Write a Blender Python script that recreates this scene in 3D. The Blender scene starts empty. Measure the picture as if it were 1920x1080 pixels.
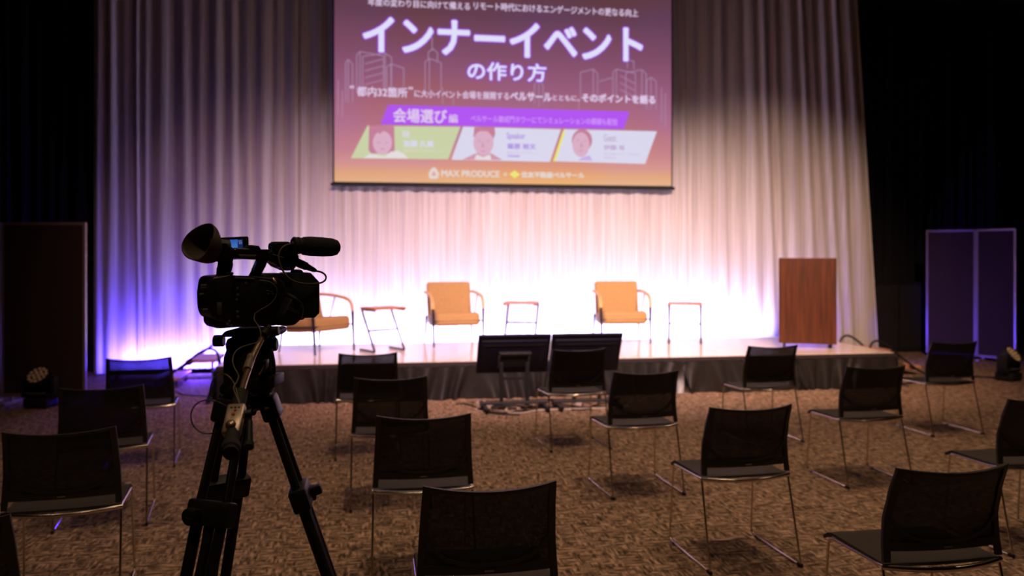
import bpy, bmesh, math, random
from mathutils import Vector, Matrix, Quaternion
S = bpy.context.scene
C = S.collection
R = math.radians
random.seed(7)

# ---------------------------------------------------------------- camera
F, HOR, EYE, YAW = 1600.0, 476.0, 1.55, R(9.1)
RT = Vector((math.cos(YAW), -math.sin(YAW), 0)); FW = Vector((math.sin(YAW), math.cos(YAW), 0))
EYEP = Vector((0, 0, EYE))
cam = bpy.data.cameras.new('camera'); camo = bpy.data.objects.new('camera', cam); C.objects.link(camo)
camo.location = EYEP; camo.rotation_euler = (R(90), 0, -YAW)
cam.sensor_width = 36; cam.lens = 36 * F / 1920
cam.shift_y = -(540 - HOR) / 1920
cam.clip_start = .05
cam.dof.use_dof = True; cam.dof.focus_distance = 2.15; cam.dof.aperture_fstop = 3.2
S.camera = camo

# ---------------------------------------------------------------- world, exposure, big lights
w = bpy.data.worlds.new('world'); S.world = w; w.use_nodes = True
w.node_tree.nodes['Background'].inputs[0].default_value = (.55, .5, .8, 1)
w.node_tree.nodes['Background'].inputs[1].default_value = .0015
S.view_settings.view_transform = 'Standard'; S.view_settings.look = 'None'
S.view_settings.exposure = 0; S.view_settings.gamma = 1; S.view_settings.use_curve_mapping = False
S.cycles.use_denoising = True

def aim(o, to):
    o.rotation_euler = (Vector(to) - o.location).to_track_quat('-Z', 'Y').to_euler()

def spot(name, loc, to, energy, col, ang, blend=.8, rad=.08):
    l = bpy.data.lights.new(name, 'SPOT'); l.energy = energy; l.color = col; l.spot_size = R(ang); l.spot_blend = blend
    l.shadow_soft_size = rad
    o = bpy.data.objects.new(name, l); C.objects.link(o); o.location = loc; aim(o, to); return o

def strip(name, loc, to, length, width, energy, col, spread=180):
    l = bpy.data.lights.new(name, 'AREA'); l.shape = 'RECTANGLE'; l.size = length; l.size_y = width; l.energy = energy; l.color = col
    l.spread = R(spread)
    o = bpy.data.objects.new(name, l); C.objects.link(o); o.location = loc
    d = (Vector(to) - Vector(loc)).normalized()
    x = Vector((1, 0, 0)); z = -d; y = z.cross(x).normalized(); x = y.cross(z)
    o.rotation_euler = Matrix((x, y, z)).transposed().to_euler(); return o

WARM = (1, .66, .41)
# dimmed house downlights over the audience
for x, y, e in ((-4.6, 6.4, 34), (-2.4, 2.2, 20), (-2.4, 5.2, 85), (-.5, .6, 90), (.6, 2.2, 75), (.4, 5.2, 170), (3, 2.6, 75), (3, 5.4, 200), (5.6, 3.2, 50), (5.6, 6.0, 130), (.8, 7.4, 90), (3.6, 7.6, 110)):  # far-left and camera-side ones added to brighten the partition and camcorder
    spot('house_downlight', (x, y, 5.4), (x, y, 0), e, WARM, 95, .9, .13)
# warm stage wash from the lighting bar over the audience
for x, t, e, c in ((-1.0, -.9, 470, (1, .50, .54)), (-.4, .4, 1200, (1, .56, .53)), (1.3, 1.7, 2100, (1, .65, .60)), (3.2, 3.3, 2050, (1, .63, .55)), (4.6, 5.4, 2000, (1, .60, .42))):
    spot('stage_wash', (x, 4.6, 5.3), (t, 11.0, .4), e, c, 53, 1.0, .1)
# blue and cool white light bars on the floor at the foot of the curtain
strip('uplight_left', (-2.45, 11.22, .13), (-2.45, 11.48, .22), 1.5, .04, 130, (.10, .06, 1), 150)
for x in (-1.0, .9, 2.8, 4.6):
    strip('uplight_stage', (x, 11.21, .335), (x, 11.48, .62), 1.7, .04, 42, (.60, .54, 1), 150)
strip('uplight_right', (6.1, 11.18, .14), (6.1, 11.46, .6), .5, .04, 6, (.15, .08, 1), 120)
spot('extra_blue_spot', (6.5, 10.9, .2), (9.0, 11.2, .9), 120, (.10, .05, 1), 70, .6, .08)  # extra spot beside the right bar, added to turn the partition frames blue
spot('extra_blue_spot', (-2.2, 11.1, .2), (-2.0, 10.2, 0), 70, (.08, .03, 1), 110, .6, .08)  # extra spot added to imitate the left bar's blue spill on the carpet

# ---------------------------------------------------------------- pixel -> place helpers
def ray(px, py):
    return RT * ((px - 960) / F) + FW + Vector((0, 0, (HOR - py) / F))
def at_z(px, py, z):
    d = ray(px, py); return EYEP + d * ((z - EYE) / d.z)
def at_y(px, py, Y):
    d = ray(px, py); return EYEP + d * (Y / d.y)
def at_d(px, py, dep):
    return EYEP + ray(px, py) * dep
def CF(lat, dep, z=0):
    return RT * lat + FW * dep + Vector((0, 0, z))

# ---------------------------------------------------------------- materials
def lin(c):
    return tuple(((v / 255) / 12.92 if v / 255 <= .04045 else ((v / 255 + .055) / 1.055) ** 2.4) for v in c)
def mat(name, col, rough=.5, metal=0.0, noise=0.0, nscale=40, bump=0.0, spec=.5, stretch=None):
    m = bpy.data.materials.new(name); m.use_nodes = True; n = m.node_tree.nodes; L = m.node_tree.links
    b = n['Principled BSDF']; b.inputs['Base Color'].default_value = (*col, 1); b.inputs['Roughness'].default_value = rough
    b.inputs['Metallic'].default_value = metal; b.inputs['Specular IOR Level'].default_value = spec
    if noise or bump:
        tc = n.new('ShaderNodeTexCoord'); mp = n.new('ShaderNodeMapping'); nz = n.new('ShaderNodeTexNoise')
        nz.inputs['Scale'].default_value = nscale; nz.inputs['Detail'].default_value = 4
        if stretch: mp.inputs['Scale'].default_value = stretch
        L.new(tc.outputs['Object'], mp.inputs[0]); L.new(mp.outputs[0], nz.inputs['Vector'])
        if noise:
            rp = n.new('ShaderNodeValToRGB')
            rp.color_ramp.elements[0].position = .3; rp.color_ramp.elements[1].position = .7
            rp.color_ramp.elements[0].color = (*[c * (1 - noise) for c in col], 1)
            rp.color_ramp.elements[1].color = (*[min(1, c * (1 + noise)) for c in col], 1)
            L.new(nz.outputs['Fac'], rp.inputs[0]); L.new(rp.outputs[0], b.inputs['Base Color'])
        if bump:
            bp = n.new('ShaderNodeBump'); bp.inputs['Strength'].default_value = bump; bp.inputs['Distance'].default_value = .004
            L.new(nz.outputs['Fac'], bp.inputs['Height']); L.new(bp.outputs[0], b.inputs['Normal'])
    return m
def glow(name, rgb, k=1.0):
    m = bpy.data.materials.new(name); m.use_nodes = True; b = m.node_tree.nodes['Principled BSDF']
    c = lin(rgb); b.inputs['Base Color'].default_value = (.02, .02, .02, 1); b.inputs['Roughness'].default_value = .9
    b.inputs['Specular IOR Level'].default_value = 0
    b.inputs['Emission Color'].default_value = (*c, 1); b.inputs['Emission Strength'].default_value = k
    return m
M = {}
M['plastic'] = mat('black_plastic', (.012, .011, .012), .5, noise=.15, nscale=60, spec=.3)
M['rubber'] = mat('black_rubber', (.010, .0095, .009), .8, noise=.2, nscale=90)
M['cupr'] = mat('eyecup_rubber', (.085, .068, .042), .7, noise=.2, nscale=60)
M['camgloss'] = mat('camera_black', (.02, .018, .017), .28, noise=.15, nscale=80)
M['dark'] = mat('dark_paint', (.012, .012, .013), .6, noise=.1, spec=.25)
M['foam'] = mat('windscreen_foam', (.014, .012, .012), .95, noise=.4, nscale=300, bump=.5)
M['chrome'] = mat('chrome', (.75, .68, .60), .2, 1.0, noise=.05, nscale=30)
M['darkchrome'] = mat('worn_chrome', (.35, .33, .32), .22, 1.0, noise=.1, nscale=30)
M['silver'] = mat('silver_plastic', (.34, .28, .21), .35, .5, noise=.1)
M['brass'] = mat('champagne_tube', (.36, .26, .17), .3, .8, noise=.1)
M['grey'] = mat('grey_plastic', (.10, .10, .105), .5, noise=.1)
M['stand'] = mat('stand_metal', (.035, .032, .036), .5, noise=.1)
M['wire'] = mat('cable_grey', (.10, .08, .055), .55, noise=.1)
M['cable'] = mat('cable_black', (.012, .012, .012), .5, noise=.1)
M['whitecord'] = mat('cord_white', (.55, .46, .38), .5, noise=.1)
M['red'] = mat('red_button', (.5, .05, .03), .4, noise=.1)
M['label'] = mat('pale_mark', (.25, .24, .23), .5, noise=.1)
M['glass'] = mat('lens_glass', (.01, .01, .02), .05, noise=.05, spec=.8)
M['seat'] = mat('seat_plastic', (.05, .044, .038), .75, noise=.12, nscale=200, bump=.15, spec=.15)
M['frame'] = mat('chair_frame_plastic', (.026, .023, .023), .5, noise=.12, nscale=120, bump=.1)
M['tan'] = mat('tan_fabric', (.40, .25, .10), .9, noise=.16, nscale=90, bump=.5)
M['armwood'] = mat('bent_wood', (.62, .38, .17), .4, noise=.15, nscale=14, stretch=(1, 1, .2))
M['legmetal'] = mat('blue_black_metal', (.012, .010, .022), .4, .3, noise=.1)
M['tabletop'] = mat('orange_wood', (.50, .19, .07), .4, noise=.2, nscale=12, stretch=(1, 8, 1))
M['lectern'] = mat('lectern_veneer', (.085, .023, .006), .45, noise=.4, nscale=5, stretch=(6, 6, .35))
M['deck'] = mat('deck_wood', (.84, .69, .56), .15, noise=.12, nscale=10, stretch=(1, 9, 1))
M['tread'] = mat('tread_wood', (.55, .28, .15), .4, noise=.15, nscale=10, stretch=(1, 9, 1))
M['trim'] = mat('stage_trim', (.03, .024, .026), .5, noise=.1)
M['satin'] = mat('skirt_satin', (.02, .0185, .0175), .34, .1, noise=.12, nscale=20)
M['panel'] = mat('brown_felt', (.035, .018, .011), .95, noise=.12, nscale=150, bump=.2)
M['alu'] = mat('pale_frame', (.34, .29, .27), .35, .5, noise=.05)
M['black'] = mat('black_wall', (.006, .006, .007), .9, noise=.2, nscale=6)
M['drape'] = mat('black_drape', (.007, .007, .009), .95, noise=.2, nscale=50)
M['monitor'] = mat('monitor_back', (.005, .004, .014), .5, noise=.1, nscale=80, spec=.25)  # navy tint puts the blue lens haze into the base colour
M['lens'] = mat('led_lens', (.75, .60, .36), .25, .3, noise=.2, nscale=60)  # warm pale colour stands in for lamplight glaring off the lenses

def curtain_mat():
    m = bpy.data.materials.new('white_curtain'); m.use_nodes = True; n = m.node_tree.nodes; L = m.node_tree.links
    out = n['Material Output']; b = n['Principled BSDF']; b.inputs['Roughness'].default_value = .85
    b.inputs['Specular IOR Level'].default_value = .2
    tc = n.new('ShaderNodeTexCoord'); mp = n.new('ShaderNodeMapping'); mp.inputs['Scale'].default_value = (1, 1, .015)
    nz = n.new('ShaderNodeTexNoise'); nz.inputs['Scale'].default_value = 45; nz.inputs['Detail'].default_value = 3
    rp = n.new('ShaderNodeValToRGB'); rp.color_ramp.elements[0].color = (.60, .57, .56, 1); rp.color_ramp.elements[1].color = (.80, .78, .77, 1)  # lighter and darker vertical streaks put fold shading into the colour
    rp.color_ramp.elements[0].position = .35; rp.color_ramp.elements[1].position = .65
    L.new(tc.outputs['Object'], mp.inputs[0]); L.new(mp.outputs[0], nz.inputs['Vector']); L.new(nz.outputs['Fac'], rp.inputs[0]); L.new(rp.outputs[0], b.inputs['Base Color'])
    tl = n.new('ShaderNodeBsdfTranslucent'); L.new(rp.outputs[0], tl.inputs[0])
    mx = n.new('ShaderNodeMixShader'); mx.inputs[0].default_value = .2
    L.new(b.outputs[0], mx.inputs[1]); L.new(tl.outputs[0], mx.inputs[2]); L.new(mx.outputs[0], out.inputs[0])
    return m
M['curtain'] = curtain_mat()

def mesh_mat():
    m = bpy.data.materials.new('chair_mesh_fabric'); m.use_nodes = True; n = m.node_tree.nodes; L = m.node_tree.links
    out = n['Material Output']; b = n['Principled BSDF']; b.inputs['Base Color'].default_value = (.009, .009, .015, 1); b.inputs['Roughness'].default_value = .7
    tc = n.new('ShaderNodeTexCoord'); wv = n.new('ShaderNodeTexWave'); wv.bands_direction = 'Z'; wv.inputs['Scale'].default_value = 90
    L.new(tc.outputs['Object'], wv.inputs['Vector'])
    rp = n.new('ShaderNodeValToRGB'); rp.color_ramp.elements[0].color = (.0,) * 3 + (1,); rp.color_ramp.elements[1].color = (.055,) * 3 + (1,)
    L.new(wv.outputs['Fac'], rp.inputs[0])
    tr = n.new('ShaderNodeBsdfTransparent'); mx = n.new('ShaderNodeMixShader')
    L.new(rp.outputs[0], mx.inputs[0]); L.new(b.outputs[0], mx.inputs[1]); L.new(tr.outputs[0], mx.inputs[2]); L.new(mx.outputs[0], out.inputs[0])
    return m
M['mesh'] = mesh_mat()

def carpet_mat():
    m = bpy.data.materials.new('brown_loop_carpet'); m.use_nodes = True; n = m.node_tree.nodes; L = m.node_tree.links
    b = n['Principled BSDF']; b.inputs['Roughness'].default_value = .95; b.inputs['Specular IOR Level'].default_value = .15
    tc = n.new('ShaderNodeTexCoord')
    def nz(scale, sc, det=2, rough=.6):
        mp = n.new('ShaderNodeMapping'); mp.inputs['Scale'].default_value = scale
        t = n.new('ShaderNodeTexNoise'); t.inputs['Scale'].default_value = sc; t.inputs['Detail'].default_value = det; t.inputs['Roughness'].default_value = rough
        L.new(tc.outputs['Object'], mp.inputs[0]); L.new(mp.outputs[0], t.inputs['Vector']); return t.outputs['Fac']
    a = nz((4, .8, 1), 13, 2); c = nz((.8, 4, 1), 13, 2)
    k = nz((1, 1, 1), 12, 1)
    kr = n.new('ShaderNodeValToRGB'); kr.color_ramp.elements[0].position = .46; kr.color_ramp.elements[1].position = .54; L.new(k, kr.inputs[0])
    mx = n.new('ShaderNodeMix'); L.new(kr.outputs[0], mx.inputs[0]); L.new(a, mx.inputs[2]); L.new(c, mx.inputs[3])
    fine = nz((1, 1, 1), 150, 2)
    ad = n.new('ShaderNodeMix'); ad.inputs[0].default_value = .22; L.new(mx.outputs[0], ad.inputs[2]); L.new(fine, ad.inputs[3])
    rp = n.new('ShaderNodeValToRGB'); e = rp.color_ramp.elements
    e[0].position = .385; e[0].color = (.048, .029, .018, 1); e[1].position = .615; e[1].color = (.52, .35, .25, 1)
    x = rp.color_ramp.elements.new(.5); x.color = (.205, .135, .087, 1)
    L.new(ad.outputs[0], rp.inputs[0]); L.new(rp.outputs[0], b.inputs['Base Color'])
    bp = n.new('ShaderNodeBump'); bp.inputs['Strength'].default_value = .5; bp.inputs['Distance'].default_value = .006
    L.new(ad.outputs[0], bp.inputs['Height']); L.new(bp.outputs[0], b.inputs['Normal'])
    return m
M['carpet'] = carpet_mat()

# ---------------------------------------------------------------- mesh helpers
def obj(name, bm, m, parent=None, smooth=None):
    bmesh.ops.recalc_face_normals(bm, faces=bm.faces)
    me = bpy.data.meshes.new(name); bm.to_mesh(me); bm.free()
    me.materials.append(M[m] if isinstance(m, str) else m)
    o = bpy.data.objects.new(name, me); C.objects.link(o)
    if parent: o.parent = parent
    if smooth is not None:
        for p in me.polygons: p.use_smooth = True
        me.set_sharp_from_angle(angle=R(smooth))
    return o
def tag(o, label, cat, group=None, kind=None):
    if label: o['label'] = label
    if cat: o['category'] = cat
    if group: o['group'] = group
    if kind: o['kind'] = kind
    return o
def thing(name, label, cat, loc=(0, 0, 0), rz=0, group=None):
    o = bpy.data.objects.new(name, None); o.empty_display_size = .1; C.objects.link(o)
    o.location = loc; o.rotation_euler = (0, 0, rz); return tag(o, label, cat, group)
def struct(name, bm, m, smooth=None):
    o = obj(name, bm, m, smooth=smooth); o['kind'] = 'structure'; return o
def box(bm, lo, hi, bevel=0, mtx=None, seg=2):
    lo, hi = Vector(lo), Vector(hi)
    r = bmesh.ops.create_cube(bm, size=1); vs = r['verts']
    for v in vs: v.co = Vector([(a + b) / 2 + c * (b - a) for a, b, c in zip(lo, hi, v.co)])
    if bevel:
        es = list({e for v in vs for e in v.link_edges})
        rb = bmesh.ops.bevel(bm, geom=es, offset=bevel, segments=seg, affect='EDGES', profile=.5)
        vs = list({v for v in rb['verts']} | {v for v in vs if v.is_valid})
    if mtx:
        for v in vs:
            if v.is_valid: v.co = mtx @ v.co
    return bm
def mkbox(lo, hi, bevel=0, mtx=None, seg=2):
    return box(bmesh.new(), lo, hi, bevel, mtx, seg)
def smoothpath(pts, n=6):
    P = [Vector(p) for p in pts]; out = []
    for i in range(len(P) - 1):
        a = P[max(i - 1, 0)]; b = P[i]; c = P[i + 1]; d = P[min(i + 2, len(P) - 1)]
        for k in range(n):
            t = k / n
            out.append(.5 * ((2 * b) + (c - a) * t + (2 * a - 5 * b + 4 * c - d) * t * t + (3 * b - a - 3 * c + d) * t ** 3))
    out.append(P[-1]); return out
def tube(bm, pts, r, sides=8, caps=True):
    P = [Vector(p) for p in pts]; rs = r if isinstance(r, (list, tuple)) else [r] * len(P)
    t0 = (P[1] - P[0]).normalized(); up = Vector((0, 0, 1)) if abs(t0.z) < .9 else Vector((1, 0, 0))
    x = t0.cross(up).normalized(); prev = t0; rings = []
    for i, p in enumerate(P):
        t = ((P[min(i + 1, len(P) - 1)] - P[max(i - 1, 0)])).normalized()
        q = prev.rotation_difference(t); x = (q @ x).normalized(); prev = t; y = t.cross(x).normalized()
        rings.append([bm.verts.new(p + (x * math.cos(a) + y * math.sin(a)) * rs[i]) for a in [2 * math.pi * k / sides for k in range(sides)]])
    for a, b in zip(rings, rings[1:]):
        for k in range(sides): bm.faces.new((a[k], a[(k + 1) % sides], b[(k + 1) % sides], b[k]))
    if caps: bm.faces.new(rings[0][::-1]); bm.faces.new(rings[-1])
    return bm
def mktube(pts, r, sides=8): return tube(bmesh.new(), pts, r, sides)
def arcpath(pts, rad, n=5):
    """polyline with rounded corners"""
    P = [Vector(p) for p in pts]; out = [P[0]]
    for a, b, c in zip(P, P[1:], P[2:]):
        d1 = (a - b).normalized(); d2 = (c - b).normalized()
        p1 = b + d1 * rad; p2 = b + d2 * rad
        for k in range(n + 1):
            t = k / n; out.append((1 - t) ** 2 * p1 + 2 * t * (1 - t) * b + t * t * p2)
    out.append(P[-1]); return out
def prism(bm, poly, ext, a, b, bevel=0, seg=2, scale_b=1.0):
    """poly: 2D points -> ext(u, v, w) gives 3D, extruded between w=a and w=b"""
    cu = sum(p[0] for p in poly) / len(poly); cv = sum(p[1] for p in poly) / len(poly)
    A = [bm.verts.new(ext(u, v, a)) for u, v in poly]
    B = [bm.verts.new(ext(cu + (u - cu) * scale_b, cv + (v - cv) * scale_b, b)) for u, v in poly]
    n = len(poly); fs = [bm.faces.new(A[::-1]), bm.faces.new(B)]
    for k in range(n): fs.append(bm.faces.new((A[k], A[(k + 1) % n], B[(k + 1) % n], B[k])))
    if bevel:
        es = list({e for f in fs for e in f.edges})
        bmesh.ops.bevel(bm, geom=es, offset=bevel, segments=seg, affect='EDGES', profile=.5)
    return bm
def grid(bm, nu, nv, f, closed_u=False):
    V = [[bm.verts.new(f(i / nu, j / nv)) for j in range(nv + 1)] for i in range(nu + 1)]
    for i in range(nu):
        for j in range(nv): bm.faces.new((V[i][j], V[i + 1][j], V[i + 1][j + 1], V[i][j + 1]))
    return bm
def solid(bm, t):
    bmesh.ops.recalc_face_normals(bm, faces=bm.faces); bmesh.ops.solidify(bm, geom=bm.faces[:], thickness=t); return bm
def lathe(bm, prof, axis_p, axis_d, sides=20):
    d = Vector(axis_d).normalized(); up = Vector((0, 0, 1)) if abs(d.z) < .9 else Vector((1, 0, 0))
    x = d.cross(up).normalized(); y = d.cross(x); p0 = Vector(axis_p); rings = []
    for s, r in prof:
        if r < 1e-6: rings.append([bm.verts.new(p0 + d * s)])
        else: rings.append([bm.verts.new(p0 + d * s + (x * math.cos(2 * math.pi * k / sides) + y * math.sin(2 * math.pi * k / sides)) * r) for k in range(sides)])
    for a, b in zip(rings, rings[1:]):
        for k in range(sides):
            k2 = (k + 1) % sides
            if len(a) == 1 and len(b) == 1: continue
            if len(a) == 1: bm.faces.new((a[0], b[k2], b[k]))
            elif len(b) == 1: bm.faces.new((a[k], a[k2], b[0]))
            else: bm.faces.new((a[k], a[k2], b[k2], b[k]))
    if len(rings[0]) > 1: bm.faces.new(rings[0][::-1])
    if len(rings[-1]) > 1: bm.faces.new(rings[-1])
    return bm
def cyl(p, q, r, sides=16, bev=.15):
    p, q = Vector(p), Vector(q); L = (q - p).length; b = min(r, L) * bev
    return lathe(bmesh.new(), [(0, r - b), (b, r), (L - b, r), (L, r - b)], p, q - p, sides)
def copy_tree(o, parent=None):
    c = o.copy(); C.objects.link(c)
    if parent: c.parent = parent
    for ch in list(o.children): copy_tree(ch, c)
    return c

# ---------------------------------------------------------------- room shell
X0, X1, Y0, Y1, ZC = -7.5, 11.5, -3.5, 13.6, 5.6
struct('floor', mkbox((X0, Y0, -.1), (X1, Y1, 0)), 'carpet')
struct('ceiling', mkbox((X0, Y0, ZC), (X1, Y1, ZC + .1)), 'black')
struct('wall_back', mkbox((X0, Y1, 0), (X1, Y1 + .1, ZC)), 'black')
struct('wall_left', mkbox((X0 - .1, Y0, 0), (X0, Y1, ZC)), 'black')
struct('wall_right', mkbox((X1, Y0, 0), (X1 + .1, Y1, ZC)), 'black')
struct('wall_front', mkbox((X0, Y0 - .1, 0), (X1, Y0, ZC)), 'black')

def folds(seed, lo=.09, hi=.26):
    rnd = random.Random(seed); xs = [0.0]; am = []
    while xs[-1] < 16:
        xs.append(xs[-1] + rnd.uniform(lo, hi)); am.append(rnd.uniform(.45, 1.0))
    return xs, am
def fold_y(xs, am, x):
    import bisect
    i = max(0, min(len(am) - 1, bisect.bisect_right(xs, x) - 1)); t = (x - xs[i]) / (xs[i + 1] - xs[i])
    return am[i] * (.5 - .5 * math.cos(2 * math.pi * t)) ** .8

def drape(parent, name, xa, xb_top, xb_bot, y, z0, z1, amp, m, seed, nx, nz=10, xa_bot=None):
    xs, am = folds(seed); xs2, am2 = folds(seed + 99, .4, .9)
    xa_bot = xa if xa_bot is None else xa_bot
    def f(u, v):
        z = z0 + (z1 - z0) * v; t = v
        a = xa_bot + (xa - xa_bot) * t; b = xb_bot + (xb_top - xb_bot) * t
        s = u * (xb_top - xa)
        wob = .03 * math.sin(v * 3.1 + u * 23) * (1 - v)
        return (a + (b - a) * u, y - amp * fold_y(xs, am, s + wob) - amp * .35 * fold_y(xs2, am2, s), z)
    return obj(name, grid(bmesh.new(), nx, nz, f), m, parent, 60)

CY = 11.52
bc = thing('backdrop_curtain', 'tall pleated white curtain hanging behind the stage and screen', 'curtain', (0, 0, 0))
drape(bc, 'curtain_panel', -3.52, -1.0, -1.0, CY, .03, 5.3, .05, 'curtain', 3, 300)
drape(bc, 'curtain_panel', -1.03, 1.75, 1.75, CY + .005, .03, 5.3, .04, 'curtain', 11, 280)
drape(bc, 'curtain_panel', 1.72, 4.35, 4.40, CY, .03, 5.3, .04, 'curtain', 21, 270)
drape(bc, 'curtain_panel', 4.32, 6.94, 7.30, CY + .005, .03, 5.3, .05, 'curtain', 33, 270)
obj('curtain_track', mkbox((-3.7, CY - .04, 5.3), (7.4, CY + .04, 5.36)), 'dark', bc)
t = thing('black_drape', 'black side drape filling the dark left of the white curtain', 'drape')
drape(t, 'drape_panel', -7.3, -3.4, -3.4, 11.95, .02, 5.4, .1, 'drape', 5, 150)
obj('drape_track', mkbox((-7.4, 11.9, 5.4), (-3.3, 12.0, 5.46)), 'dark', t)
t = thing('black_drape', 'black side drape in the dark right of the white curtain', 'drape')
drape(t, 'drape_panel', 6.7, 11.3, 11.3, 12.95, .02, 5.4, .1, 'drape', 8, 170)
obj('drape_track', mkbox((6.6, 12.9, 5.4), (11.4, 13.0, 5.46)), 'dark', t)

# ---------------------------------------------------------------- projection screen with the slide
SY = 11.38
def sp(px, py, off=0): return at_y(px, py, SY - off)
BL, BR = sp(624, 347), sp(1261, 354)
ZB = BL.z; ZT = 5.2
scr = thing('projection_screen', 'hanging projection screen showing a purple Japanese event title slide', 'screen', ((BL.x + BR.x) / 2, SY, ZB))
SO = scr.location.copy()
def sl(p): return Vector(p) - SO
def slide_bg():
    m = bpy.data.materials.new('slide_background'); m.use_nodes = True; n = m.node_tree.nodes; L = m.node_tree.links
    b = n['Principled BSDF']; b.inputs['Base Color'].default_value = (.05, .05, .05, 1); b.inputs['Roughness'].default_value = .9; b.inputs['Specular IOR Level'].default_value = 0
    tc = n.new('ShaderNodeTexCoord'); sx = n.new('ShaderNodeSeparateXYZ'); L.new(tc.outputs['Generated'], sx.inputs[0])
    rp = n.new('ShaderNodeValToRGB'); cr = rp.color_ramp
    stops = [(0, (222, 172, 132)), (.045, (218, 160, 120)), (.09, (206, 142, 138)), (.16, (190, 125, 145)), (.30, (172, 108, 140)), (.48, (152, 92, 124)), (.66, (126, 76, 104)), (.85, (98, 62, 88)), (1, (88, 56, 80))]
    cr.elements[0].position = 0; cr.elements[0].color = (*lin(stops[0][1]), 1); cr.elements[1].position = 1; cr.elements[1].color = (*lin(stops[-1][1]), 1)
    for p, c in stops[1:-1]:
        e = cr.elements.new(p); e.color = (*lin(c), 1)
    L.new(sx.outputs['Z'], rp.inputs[0])
    nz = n.new('ShaderNodeTexNoise'); nz.inputs['Scale'].default_value = 2.6; nz.inputs['Detail'].default_value = 1; L.new(tc.outputs['Generated'], nz.inputs['Vector'])
    r2 = n.new('ShaderNodeValToRGB'); r2.color_ramp.elements[0].position = .45; r2.color_ramp.elements[1].position = .65; r2.color_ramp.elements[1].color = (.75, .75, .75, 1)
    L.new(nz.outputs['Fac'], r2.inputs[0])
    mx = n.new('ShaderNodeMix'); mx.data_type = 'RGBA'; L.new(r2.outputs[0], mx.inputs[0]); L.new(rp.outputs[0], mx.inputs[6])
    og = n.new('ShaderNodeMix'); og.data_type = 'RGBA'; og.blend_type = 'MULTIPLY'; og.inputs[0].default_value = 1; L.new(rp.outputs[0], og.inputs[6]); og.inputs[7].default_value = (1.08, .98, .55, 1)
    L.new(og.outputs[2], mx.inputs[7]); L.new(mx.outputs[2], b.inputs['Emission Color']); b.inputs['Emission Strength'].default_value = 1
    return m
w2 = (BR.x - BL.x) / 2
obj('screen_border', mkbox((-w2, -.004, 0), (w2, .004, ZT - ZB)), 'dark', scr)
bm = mkbox((-w2 + .02, -.008, .045), (w2 - .02, -.0045, ZT - ZB - .05))
obj('slide_background', bm, slide_bg(), scr)
bm = lathe(bmesh.new(), [(0, .014), (.01, .024), (2 * w2 + .05, .024), (2 * w2 + .06, .014)], (-w2 - .03, 0, .01), (1, 0, 0), 12)
obj('weight_bar', bm, 'dark', scr, 40)
obj('roller_case', mkbox((-w2 - .1, -.07, ZT - ZB), (w2 + .1, .07, ZT - ZB + .15), .02), 'dark', scr)
LAY = [.009]
def flat(name, pts_px, m, parent=scr, lay=None):
    if lay is None: LAY[0] += .0006; lay = LAY[0]
    bm = bmesh.new(); bm.faces.new([bm.verts.new(sl(sp(x, y, 0)) + Vector((0, -lay, 0))) for x, y in pts_px])
    o = obj(name, bm, m); o.parent = parent; return o
def text(name, body, xl, yt, xr, yb, m, parent=scr, bold=0.0, lay=None, grow=0):
    """flat lettering fitted to a rectangle; bold/grow (in pixels) thicken it by stacking shifted copies"""
    if lay is None: LAY[0] += .0006; lay = LAY[0]
    c = bpy.data.curves.new('t', 'FONT'); c.body = body; c.resolution_u = 3
    o = bpy.data.objects.new('t', c); C.objects.link(o)
    me = bpy.data.meshes.new_from_object(o.evaluated_get(bpy.context.evaluated_depsgraph_get())); bpy.data.objects.remove(o); bpy.data.curves.remove(c)
    xs = [v.co.x for v in me.vertices]; ys = [v.co.y for v in me.vertices]
    x0, x1, y0, y1 = min(xs), max(xs), min(ys), max(ys)
    a = sl(sp(xl, yt)); b = sl(sp(xl, yb)); c_ = sl(sp(xr, (yt + yb) / 2)); px = (c_.x - a.x) / (xr - xl)
    rad = (bold + grow) * px; bw = bold * px
    pts = [(a.x + bw + (c_.x - a.x - 2 * bw) * (v.co.x - x0) / (x1 - x0), b.z + bw + (a.z - b.z - 2 * bw) * (v.co.y - y0) / (y1 - y0)) for v in me.vertices]
    fs = [list(p.vertices) for p in me.polygons]; bpy.data.meshes.remove(me)
    offs = [(0, 0)] + [(rad * math.cos(R(q)), rad * math.sin(R(q))) for q in range(0, 360, 30 if rad > 1.5 * px else 60)] if rad > 0 else [(0, 0)]
    V, FS = [], []
    for dx, dz in offs:
        k = len(V); V += [(x + dx, -lay, z + dz) for x, z in pts]; FS += [[q + k for q in f] for f in fs]
    me = bpy.data.meshes.new(name); me.from_pydata(V, [], FS)
    me.materials.append(m if not isinstance(m, str) else M[m])
    o = bpy.data.objects.new(name, me); C.objects.link(o); o.parent = parent; return o
WHT = glow('slide_white', (222, 220, 246)); HALO = glow('slide_halo', (150, 62, 208)); PINKW = glow('slide_soft_white', (222, 200, 232))
VIO = glow('slide_violet', (176, 84, 240)); LINE = glow('slide_line', (168, 134, 168)); CARD = glow('slide_card', (216, 214, 236)); GREEN = glow('slide_green', (200, 208, 166))
CREAM = glow('slide_cream', (226, 210, 206)); YEL = glow('slide_yellow', (232, 226, 120)); PURT = glow('slide_purple_text', (176, 150, 226)); MAU = glow('slide_mauve_text', (194, 174, 210))
SKIN = glow('portrait_skin', (216, 172, 196)); HAIR = glow('portrait_hair', (194, 126, 152)); SHIRT = glow('portrait_shirt', (226, 218, 222)); JACK = glow('portrait_jacket', (206, 150, 168)); SHADE = glow('portrait_feature', (206, 152, 178))
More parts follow.
